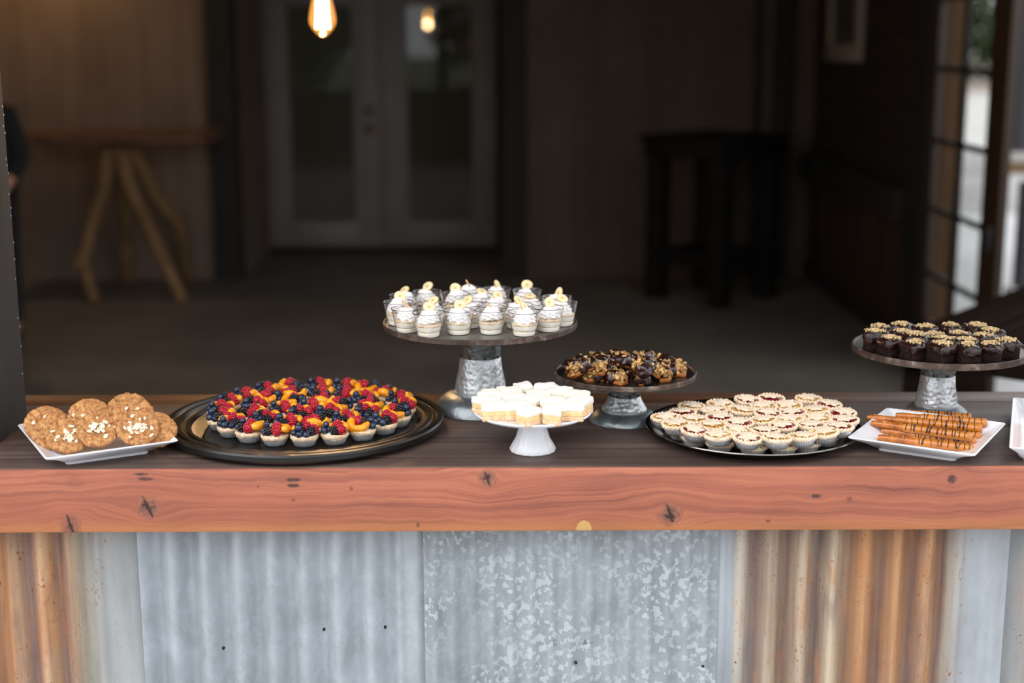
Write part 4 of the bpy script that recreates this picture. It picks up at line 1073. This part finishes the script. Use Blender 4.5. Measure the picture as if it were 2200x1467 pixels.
me_pud2 = mesh('pudding', MB().lathe([(0, 0.0095), (cr_at(0.0095) - sh - 0.001, 0.0095), (cr_at(0.011) - sh, 0.011), (cr_at(0.0178) - sh, 0.0178), (0, 0.018)], 32).disp(0.0008, 120, 2, lambda p: 1 if p.z < 0.0105 else 0), M_pud)
me_crb = mesh('crumb_layer', MB().lathe([(0, 0.0178), (cr_at(0.0178) - sh, 0.0178), (cr_at(0.0205) - sh, 0.0202), (cr_at(0.021) - 0.004, 0.0218), (0, 0.0220)], 44).disp(0.0014, 330, 6, lambda p: 1.0 if p.z > 0.019 else 0.3), M_crumb, angle=80)
me_crim = mesh('cup_rim', MB().lathe([(CR1 - 0.0004, CH - 0.0008), (CR1 + 0.0007, CH - 0.0008), (CR1 + 0.0007, CH + 0.0004), (CR1 - 0.0004, CH + 0.0004), (CR1 - 0.0004, CH - 0.0008)], 48), M_cuprim, angle=50)
def swirl():
    prof = [(0.001, 0.0215), (0.0125, 0.0218), (0.0160, 0.0245), (0.0158, 0.0280), (0.0140, 0.0296), (0.0150, 0.0314), (0.0142, 0.0345), (0.0118, 0.0362), (0.0124, 0.0380), (0.0108, 0.0408), (0.0082, 0.0422), (0.0080, 0.0436), (0.0052, 0.0458), (0.0022, 0.0470), (0, 0.0474)]
    fn = lambda th, r, z: (r * (1 + 0.13 * math.cos(8 * (th + z * 120))), z + 0.0030 * math.sin(th - z * 40) * (1 if z < 0.043 else 0.3))
    return mesh('whipped_cream', MB().lathe(prof, 80, fn).disp(0.0008, 150, 3), M_whip, angle=80)
me_sw = swirl()
me_ban = mesh('banana_slice', MB().lathe([(0, -0.0015), (0.0095, -0.0015), (0.0105, -0.0008), (0.0105, 0.0008), (0.0095, 0.0015), (0, 0.0015)], 26, lambda t, r, z: (r * (1 + 0.03 * math.cos(3 * t)), z)), M_ban)
rims = [(255, 265), (330, 195), (300, 335), (520, 165), (515, 385), (590, 285), (830, 185), (950, 130), (830, 350), (950, 290), (1210, 135), (1060, 205), (1168, 345), (1215, 250), (1430, 295), (1495, 362), (1525, 150), (1555, 238), (1740, 320), (1815, 215), (1868, 272)]
ct1 = ST1[0]; zc1 = ST1[1]
pts = [PZ(800 + a / 4.585, 590 + b / 4.585, zc1 + CH) for a, b in rims]
pts = relax(pts, CR1 + 0.0006, (ct1.x, ct1.y), ST1[2] - 0.024)
rc_ = random.Random(11)
ban = {0: (70, 10, 0), 4: (60, 0, 20), 8: (80, 0, 0), 6: (72, 0, -20), 7: (20, 60, 30), 10: (30, 60, 10), 15: (50, 40, 30), 16: (78, 0, 10), 19: (35, -70, 0), 20: (40, 20, 0)}
for i, p_ in enumerate(pts):
    t = thing('pudding_cup', (p_.x, p_.y, zc1), 'clear plastic cup of banana pudding with whipped cream and a banana slice', 'dessert cup', 'banana pudding cups on the tall stand', rot=(0, 0, rc_.uniform(0, 6.28)))
    cp_ = inst('plastic_cup', me_cup, t); inst('cup_rim', me_crim, cp_); inst('pudding', me_pud1, t); inst('pudding', me_pud2, t); inst('crumb_layer', me_crb, t, rot=(0, 0, rc_.uniform(0, 6)))
    a0 = rc_.uniform(0, 6)
    for k in range(5):
        a = a0 + k * 1.256; q = cr_at(0.008) - 0.0105 - 0.0008
        inst('banana_slice', me_ban, t, (q * math.cos(a), q * math.sin(a), 0.009 + 0.0004 * (k % 2)), (R(rc_.uniform(-8, 8)), R(rc_.uniform(-8, 8)), 0), 0.9)
    inst('whipped_cream', me_sw, t, (rc_.uniform(-.002, .002), rc_.uniform(-.002, .002), 0), (0, 0, rc_.uniform(0, 6)), (1.14, 1.14, rc_.uniform(0.90, 1.02)))
    e = ban.get(i, (rc_.uniform(5, 60), rc_.uniform(-50, 50), rc_.uniform(-60, 60)))
    bo = inst('banana_slice', me_ban, t, (rc_.uniform(-.003, .003), rc_.uniform(-.003, .003), 0.0438 + 0.0060 * math.sin(R(e[0]))), (0, 0, 0), (1.0, 0.86, 1))
    bo.rotation_euler = (Matrix.Rotation(-t.rotation_euler.z, 3, 'Z') @ Euler((R(e[0]), R(e[1]), R(e[2]))).to_matrix()).to_euler()

# ---- layered blocks: outline prisms with soft noisy skins
def block(outline, z0, z1, bulge=0.0, rnd_=0.002, amp=0.0008, sc=180, seed=0, top_dome=0.0):
    cx = sum(p[0] for p in outline) / len(outline); cy = sum(p[1] for p in outline) / len(outline)
    pts = []
    n = len(outline)
    for i in range(n):
        a = Vector(outline[i]); b = Vector(outline[(i + 1) % n])
        for k in range(8): pts.append(a.lerp(b, k / 8))
    for _ in range(1): pts = [(pts[i - 1] + pts[i] * 2 + pts[(i + 1) % len(pts)]) / 4 for i in range(len(pts))]
    def ring(off, z):
        res = []
        for p in pts:
            d = Vector((p.x - cx, p.y - cy)); L = max(d.length, 1e-6)
            q = d * ((L + off) / L); res.append((cx + q.x, cy + q.y, z))
        return res
    def sring(k, z): return [(cx + (p.x - cx) * k, cy + (p.y - cy) * k, z) for p in pts]
    h = z1 - z0; r_ = min(rnd_, h * 0.45)
    rg = [ring(-r_, z0), ring(0, z0 + r_ * 0.8), ring(bulge, z0 + h * 0.35), ring(bulge, z0 + h * 0.65), ring(0, z1 - r_ * 0.8), ring(-r_, z1)]
    for k in (0.75, 0.5, 0.25, 0.06): rg.append(sring(k, z1 + top_dome * (1 - k)))
    return MB().rings(rg).disp(amp, sc, seed)

# ---- lemon bars on the pedestal
M_lcr = food('shortbread crust', srgb(226, 180, 138), srgb(246, 214, 178), 230, 0.8, 0.6, 300, 0.0012)
M_lem = food('lemon filling', srgb(230, 196, 136), srgb(242, 214, 160), 90, 0.45, 0.2, sss=0.1)
M_frost = food('white lemon frosting', srgb(247, 242, 226), srgb(252, 248, 238), 80, 0.55, 0.25, 120, sss=0.1)
w0, zw, Rw = WST
def poly(kind, a, b):
    if kind == 'd': return [(a, 0), (0, b), (-a, 0), (0, -b)]
    if kind == 't': return [(a, -b), (a * 0.7, b), (-a * 0.7, b), (-a, -b)]
    if kind == 'k': return [(a, 0), (-a * 0.1, b), (-a * 0.9, 0), (-a * 0.1, -b)]
    return [(a, -b), (a, b), (-a, b), (-a, -b)]
LB = [((330, 430), 'k', 170), ((375, 515), 't', 10), ((740, 500), 's', 5), ((1170, 560), 'd', 90), ((1470, 540), 'k', -60), ((1780, 500), 't', -5), ((2000, 440), 's', 60), ((1830, 375), 't', -20), ((1620, 290), 's', -15), ((1370, 205), 't', 5),
      ((930, 200), 'k', 70), ((640, 265), 's', 10), ((400, 320), 't', 0), ((780, 375), 's', 20), ((1150, 335), 's', 0), ((1290, 430), 't', 0), ((1000, 425), 'd', 20)]
pts = [PZ(1010 + a / 7.93, 800 + b / 7.93, zw + 0.027) for (a, b), _, _ in LB]
pts = relax(pts, 0.0182, (w0.x, w0.y), Rw - 0.018)
for i, (p_, (_, kd, rot)) in enumerate(zip(pts, LB)):
    a, b = {'d': (0.025, 0.020), 'k': (0.026, 0.0175), 't': (0.0215, 0.0145), 's': (0.0190, 0.0155)}[kd]
    o_ = poly(kd, a, b)
    t = thing('lemon_bar', (p_.x, p_.y, zw), 'white frosted lemon bar with shortbread crust', 'dessert bar', 'lemon bars on the white pedestal', rot=(0, 0, R(rot)))
    obj('crust', block(o_, 0, 0.0085, 0, 0.0012, 0.0014, 240, i), M_lcr, t, angle=70)
    obj('lemon_filling', block(o_, 0.0082, 0.0158, -0.0004, 0.0006, 0.0008, 160, i + 20), M_lem, t, angle=70)
    obj('frosting', block([(x * 1.02, y * 1.02) for x, y in o_], 0.0150, 0.0270, 0.0003, 0.0016, 0.0016, 120, i + 40, 0.0006), M_frost, t, angle=75)

# ---- walnut bars on the low stand
M_choc = food('dark chocolate coating', srgb(34, 16, 16), srgb(50, 26, 24), 40, 0.16, 0.3, 70, 0.002, coat=0.4)
M_caram = food('caramel base', srgb(150, 84, 36), srgb(184, 114, 56), 80, 0.3, 0.2)
M_walnut = food('glazed walnut', srgb(120, 70, 30), srgb(226, 182, 112), 150, 0.3, 0.6, 260, 0.001, coat=0.15)
def nutcluster(n, ax, ay, z0, zr, seed, rmin=0.0028, rmax=0.0055):
    r_ = random.Random(seed); mb = MB()
    for i in range(n):
        q = MB().ico((0, 0, 0), (r_.uniform(rmin, rmax), r_.uniform(rmin, rmax), r_.uniform(rmin * 0.8, rmax * 0.8)), 2).disp(rmin * 0.9, 300, seed * 50 + i)
        mb.merge(q, Matrix.Translation((r_.uniform(-ax, ax), r_.uniform(-ay, ay), z0 + r_.uniform(0, zr))) @ Euler((r_.uniform(0, 6), r_.uniform(0, 6), 0)).to_matrix().to_4x4())
    return mb
nb_base = [mesh('caramel_base', block(poly('s', 0.019, 0.0115), 0, 0.007, 0, 0.0015, 0.0012, 160, i), M_caram, angle=70) for i in range(3)]
nb_nut = [mesh('walnut_topping', nutcluster(40, 0.0185, 0.0115, 0.006, 0.013, i + 3), M_walnut, angle=80) for i in range(4)]
def chocend(seed):
    o_ = [(0.021, -0.0132), (0.021, 0.0132), (-0.001, 0.0132), (-0.001, -0.0132)]
    return mesh('chocolate_dip', block(o_, -0.0003, 0.021, 0.0012, 0.005, 0.0042, 110, seed, 0.002), M_choc, angle=80)
nb_ch = [chocend(i + 60) for i in range(4)]
c2_, z2_, R2_, _ = ST2
NB = []
for k in range(13): th = 2 * PI * k / 13 + 0.15; NB.append((0.088 * math.cos(th), 0.082 * math.sin(th)))
for k in range(8): th = 2 * PI * k / 8 + 0.5; NB.append((0.050 * math.cos(th), 0.050 * math.sin(th)))
NB += [(0.014, 0.004), (-0.016, -0.004)]
rn = random.Random(17)
pts = relax([(c2_.x + x, c2_.y + y) for x, y in NB], 0.0158, (c2_.x, c2_.y), R2_ - 0.024)
def make_nutbar(loc, rot, i, layer):
    t = thing('walnut_bar', loc, 'caramel walnut bar with one end dipped in dark chocolate' if layer == 0 else 'caramel walnut bar leaning on top of the other walnut bars', 'dessert bar', 'walnut bars on the low stand', rot=rot)
    t.scale = (0.88, 0.88, 0.92)
    inst('caramel_base', nb_base[i % 3], t); o = inst('walnut_topping', nb_nut[i % 4], t); o['kind'] = 'stuff'
    inst('chocolate_dip', nb_ch[i % 4], t)
for i, p_ in enumerate(pts):
    make_nutbar((p_.x, p_.y, z2_), (0, 0, rn.uniform(0, 6.28)), i, 0)
for i, (X_, Y_) in enumerate(((760, 225), (1120, 200), (1490, 250), (500, 250), (1330, 265))):
    q = PZ(1180 + X_ / 6.875, 735 + Y_ / 6.875, z2_ + 0.040)
    make_nutbar((q.x, q.y, z2_ + 0.0185), (R(rn.uniform(-15, 15)), R(rn.choice((-38, 30, -25))), rn.uniform(0, 6.28)), i + 5, 1)

# ---- brownies on the right stand
M_brow = food('brownie crumb', srgb(22, 13, 11), srgb(38, 23, 18), 260, 0.85, 0.8, 320, 0.002, spec=0.15)
M_bfr = food('chocolate frosting', srgb(30, 13, 12), srgb(46, 22, 20), 50, 0.26, 0.5, 120, 0.003, coat=0.1)
M_cnut = food('chopped nuts', srgb(158, 124, 78), srgb(232, 206, 158), 330, 0.65, 0.5, 400)
def nutcrumbs(seed):
    r_ = random.Random(seed); mb = MB(); ox = r_.uniform(-.003, .003)
    for i in range(90):
        a = r_.gauss(ox, 0.0075); b = r_.gauss(0, 0.0065)
        if abs(a) > .017 or abs(b) > .017: continue
        s_ = r_.uniform(0.0012, 0.0030)
        q = MB().ico((0, 0, 0), (s_, s_ * r_.uniform(0.7, 1), s_ * r_.uniform(0.6, 1)), 1).disp(s_ * 0.5, 500, seed * 90 + i)
        mb.merge(q, Matrix.Translation((a, b, 0.0325 + r_.uniform(0, 0.0022) + 0.0022 * max(0, 1 - (a * a + b * b) / 0.0001))) @ Euler((r_.uniform(0, 6), r_.uniform(0, 6), 0)).to_matrix().to_4x4())
    return mesh('chopped_nuts', mb, M_cnut, angle=30)
br_b = [mesh('brownie_base', block(poly('s', 0.0185, 0.0175), 0, 0.026, 0, 0.0025, 0.0022, 150, i), M_brow, angle=80) for i in range(3)]
def frosting(seed):
    o_ = poly('s', 0.0195, 0.0185)
    mb = block(o_, 0.019, 0.032, 0.0008, 0.004, 0.0052, 120, seed, 0.0015)
    # drips: pull the lower skirt down unevenly
    for i, p in enumerate(mb.v):
        if p.z < 0.0225:
            th = math.atan2(p.y, p.x); mb.v[i] = Vector((p.x, p.y, p.z - 0.009 * max(0, noise.noise(Vector((th * 2.2, seed * 3.1, 0)))) - 0.003))
    return mesh('frosting', mb, M_bfr, angle=80)
br_f = [frosting(i) for i in range(4)]
br_n = [nutcrumbs(i) for i in range(5)]
BRW = [(310, 240), (430, 205), (560, 220), (600, 155), (775, 160), (430, 310), (570, 335), (745, 280), (880, 220), (865, 370), (970, 280), (1045, 165), (1215, 170), (1075, 225), (1150, 295), (1165, 385), (1330, 320), (1385, 215), (1410, 270), (1530, 290)]
c3_, z3_, R3_, _ = ST3
pts = [PZ(1800 + a / 4.19, 660 + b / 4.19, z3_ + 0.033) for a, b in BRW]
pts = relax(pts, 0.0212, (c3_.x, c3_.y), R3_ - 0.026)
rb2 = random.Random(9)
for i, p_ in enumerate(pts):
    t = thing('brownie', (p_.x, p_.y, z3_), 'square chocolate frosted brownie sprinkled with chopped nuts', 'brownie', 'brownies on the galvanised stand', rot=(0, 0, R(rb2.uniform(-40, 40)))); t.scale = (rb2.uniform(.94, 1.08), rb2.uniform(.94, 1.08), rb2.uniform(.9, 1.1))
    inst('brownie_base', br_b[i % 3], t); inst('frosting', br_f[i % 4], t, rot=(0, 0, R(90 * rb2.randrange(4)))); o = inst('chopped_nuts', br_n[i % 5], t, rot=(0, 0, rb2.uniform(0, 6))); o['kind'] = 'stuff'

# ---- almond cookies
M_cook = food('golden cookie', srgb(150, 92, 46), srgb(216, 158, 98), 170, 0.6, 1.0, 190, 0.003, detail=6)
M_alm = food('almond flake', srgb(232, 214, 184), srgb(246, 236, 216), 160, 0.55, 0.1)
M_almb = plain('almond skin edge', srgb(150, 84, 40), 0.6)
CKR = 0.0335
def cookie(seed):
    fn = lambda th, r, z: (r * (1 + 0.03 * noise.noise(Vector((math.cos(th) * 2.5, math.sin(th) * 2.5, seed)))), z)
    return mesh('cookie_base', MB().lathe([(0, 0), (CKR * 0.6, 0), (CKR * 0.93, 0.0004), (CKR, 0.0025), (CKR * 0.99, 0.0052), (CKR * 0.93, 0.0072), (CKR * 0.82, 0.0080), (CKR * 0.68, 0.0084), (CKR * 0.52, 0.0086), (CKR * 0.36, 0.0088), (CKR * 0.2, 0.0088), (0, 0.0088)], 90, fn).disp(0.0018, 260, seed).disp(0.0014, 110, seed + 9), M_cook, angle=80)
me_ck = [cookie(i) for i in range(4)]
def almond(seed):
    pts_ = [(0.0058 * math.cos(t) * (1 - 0.18 * math.cos(t)), 0.0036 * math.sin(t)) for t in [2 * PI * k / 14 for k in range(14)]]
    rg = [[(x * .93, y * .93, -0.0005) for x, y in pts_], [(x, y, -0.0002) for x, y in pts_], [(x, y, 0.0003) for x, y in pts_], [(x * .9, y * .9, 0.0006) for x, y in pts_]]
    return mesh('almond_flake', MB().rings(rg).disp(0.0009, 160, seed), M_alm, angle=60)
me_al = [almond(i) for i in range(3)]
M_gl = food('sugar glaze', srgb(222, 176, 140), srgb(236, 200, 168), 60, 0.2, 0.2, coat=0.3)
fz = BZ + 0.0085
# (pixel centre, lift of the centre above the dish floor, tilt towards the camera, lean sideways, almonds)
CK = [((98, 905), 0.034, 26, 30, 5), ((116, 924), 0.028, 34, 30, 6), ((145, 932), 0.028, 42, 20, 14), ((192, 889), 0.034, 22, -4, 2), ((210, 918), 0.031, 42, 6, 15), ((276, 876), 0.050, 18, -8, 8), ((286, 889), 0.044, 28, -14, 7), ((296, 914), 0.033, 50, -8, 17), ((334, 919), 0.026, 36, -26, 0)]
rk = random.Random(31)
RmC = Matrix.Rotation(R(40), 3, 'X') @ Matrix.Rotation(R(11), 3, 'Y')
nC = RmC @ Vector((0, 0, 1)); OFF = [-0.019, -0.0095, 0.0, 0.0, 0.0097, 0.0, 0.0097, 0.0192, 0.0097]
lift0 = 0.022
for _ in range(6):
    ref = PZ(143, 934, fz + lift0); cen = []
    for ((px, py), *_r), of in zip(CK, OFF):
        d = ray(px, py); cen.append(CAM + d * ((ref + nC * of - CAM).dot(nC) / d.dot(nC)))
    low_ = min(q.z - nC.z * 0.009 - CKR * math.sqrt(1 - nC.z ** 2) for q in cen[2:])
    lift0 += fz + 0.0005 - low_
for i, ((px, py), lift, ta, tb, na) in enumerate(CK):
    q = cen[i]
    Rm = Matrix.Rotation(R(40 + rk.uniform(-1.5, 1.5)), 3, 'X') @ Matrix.Rotation(R(11 + rk.uniform(-1.5, 1.5)), 3, 'Y')
    org = q - Rm @ Vector((0, 0, 0.009))
    lab = ['almond cookie at the bottom of the overlapping stack beside the post', 'almond cookie sandwiched in the overlapping stack beside the post', 'almond cookie lying uppermost on the stack beside the post', 'golden cookie with hardly any almonds behind the central almond cookie',
           'almond cookie at the centre of the dish leaning on the plainer cookie', 'almond cookie highest on the pile at the back of the dish', 'almond cookie tucked between the highest cookie and the most almond covered one', 'cookie with the largest heap of almond flakes leaning upright', 'plain golden cookie at the platter end of the cookie dish'][i]
    t = thing('almond_cookie', org, lab, 'cookie', 'cookies on the white dish', rot=Rm.to_euler())
    inst('cookie_base', me_ck[i % 4], t, rot=(0, 0, rk.uniform(0, 6)))
    for k in range(int(na * 1.9)):
        a = rk.uniform(0, 6.28); d = abs(rk.gauss(0, 0.0105))
        inst('almond_flake', me_al[k % 3], t, (d * math.cos(a) + 0.002, d * math.sin(a) - 0.002, 0.0096 + 0.0006 * (k % 5)), (R(rk.uniform(-30, 30)), R(rk.uniform(-30, 30)), rk.uniform(0, 6)), rk.uniform(0.5, 0.9))

# ---- pretzel rods
M_pretz = food('baked pretzel', srgb(140, 70, 16), srgb(192, 110, 34), 60, 0.35, 0.2, coat=0.2)
M_carm = food('caramel coating', srgb(188, 110, 36), srgb(206, 128, 48), 25, 0.3, 0.08, coat=0.2)
M_driz = food('chocolate drizzle', srgb(44, 22, 20), srgb(60, 32, 28), 40, 0.25, 0, coat=0.3)
M_salt = plain('salt grain', srgb(236, 226, 210), 0.5)
fz2 = BZ + 0.0082
RODS = [((362, 1172), (1218, 1272), 0, .40), ((395, 1112), (1238, 1212), 0, .33), ((352, 1092), (1282, 1160), 0, .36), ((412, 1020), (1290, 1108), 0, .30), ((428, 938), (1196, 992), 0, .38),
        ((306, 1042), (1196, 1168), 1, .33), ((268, 992), (1292, 1092), 1, .36), ((520, 975), (1336, 1040), 1, .28)]
rr_ = random.Random(3)
for i, (a, b, lay, cut) in enumerate(RODS):
    rad = 0.0061; zc_ = fz2 + rad + 0.001 + lay * 0.0105
    A = PZ(1800 + a[0] / 4.19, 660 + a[1] / 4.19, zc_); B = PZ(1800 + b[0] / 4.19, 660 + b[1] / 4.19, zc_)
    d = B - A; L = d.length
    t = thing('pretzel_rod', A, 'caramel dipped pretzel rod with chocolate drizzle lying on top of the others' if lay else 'caramel dipped pretzel rod with chocolate drizzle in the bottom row', 'pretzel', 'pretzel rods in the white dish', rot=(0, 0, math.atan2(d.y, d.x)))
    mb = MB().tube([(L * 0.97 * k / 16, 0.0006 * math.sin(k * .7 + i), 0) for k in range(17)], [rad * 0.75] + [rad * (0.93 + 0.05 * noise.noise(Vector((k * .8, i, 0)))) for k in range(15)] + [rad * 0.7], 12).disp(0.0006, 120, i)
    obj('pretzel', mb, M_pretz, t, angle=80)
    x0 = L * cut; nn = 16
    mb = MB().tube([(x0 + (L - x0) * k / nn, 0, -0.0002) for k in range(nn + 1)] + [(L + 0.0015, 0, 0)], [rad * 1.02] + [rad * (1.14 + 0.06 * noise.noise(Vector((k * .6, i + 5, 0)))) for k in range(nn)] + [rad * 0.6], 14).disp(0.0005, 90, i + 7)
    obj('caramel_coating', mb, M_carm, t, angle=80)
    mb = MB(); xq = x0 + 0.006
    while xq < L - 0.004:
        sl = rr_.uniform(-0.004, 0.006); wq = rr_.choice((0.0005, 0.0007, 0.0007, 0.0014))
        path = [(xq + sl * (k / 10 - .5), rad * 1.2 * math.cos(R(190 + 140 * -k / 10 + 160)) , rad * 1.2 * math.sin(R(-10 + 200 * k / 10))) for k in range(11)]
        path = [(xq + sl * (k / 10 - .5), -rad * 1.19 * math.cos(R(-15 + 210 * k / 10)), rad * 1.19 * math.sin(R(-15 + 210 * k / 10))) for k in range(11)]
        mb.tube(path, [wq * 0.6] + [wq * rr_.uniform(.8, 1.3) for _ in range(9)] + [wq * 0.6], 6)
        xq += rr_.uniform(0.004, 0.011)
    obj('chocolate_drizzle', mb, M_driz, t, angle=80)
    mb = MB()
    for k in range(14):
        th = R(rr_.uniform(20, 160)); mb.ico((rr_.uniform(0.004, x0), -rad * math.cos(th), rad * math.sin(th)), 0.0007, 1)
    o = obj('salt', mb, M_salt, t); o['kind'] = 'stuff'

# ---- pink frosted cookies at the far right
M_gold = food('golden shell cookie', srgb(176, 112, 52), srgb(206, 146, 82), 60, 0.55, 0.3, 120)
M_pink = food('pink buttercream', srgb(240, 196, 184), srgb(248, 214, 204), 60, 0.5, 0.1, sss=0.1)
shell = MB().ico((0, 0, 0.009), (0.0175, 0.0105, 0.0095), 3).disp(0.0012, 120, 2)
me_sh = mesh('cookie_shell', shell, M_gold, angle=80)
fr_ = MB().lathe([(0, 0.016), (0.009, 0.016), (0.0105, 0.0195), (0.0085, 0.0225), (0.0088, 0.0245), (0.006, 0.0275), (0.003, 0.030), (0, 0.0305)], 40, lambda th, r, z: (r * (1 + 0.10 * math.cos(7 * (th + z * 60))), z))
me_fr = mesh('pink_frosting', fr_, M_pink, angle=80)
t3 = Matrix.Translation((D3c.x, D3c.y, BZ + 0.0078)) @ Matrix.Rotation(ang3, 4, 'Z')
for col in range(2):
    for k in range(8):
        q = t3 @ Vector((-0.026 + col * 0.05 + (0.003 if k % 2 else -0.003), -a3 + 0.040 + (2 * a3 - 0.085) * k / 7, 0))
        t = thing('frosted_cookie', q, 'golden rounded cookie topped with pink buttercream', 'cookie', 'pink frosted cookies on the narrow dish', rot=(0, 0, ang3 + R(rr_.uniform(-25, 25))))
        inst('cookie_shell', me_sh, t); inst('pink_frosting', me_fr, t, (0.004, 0, 0))
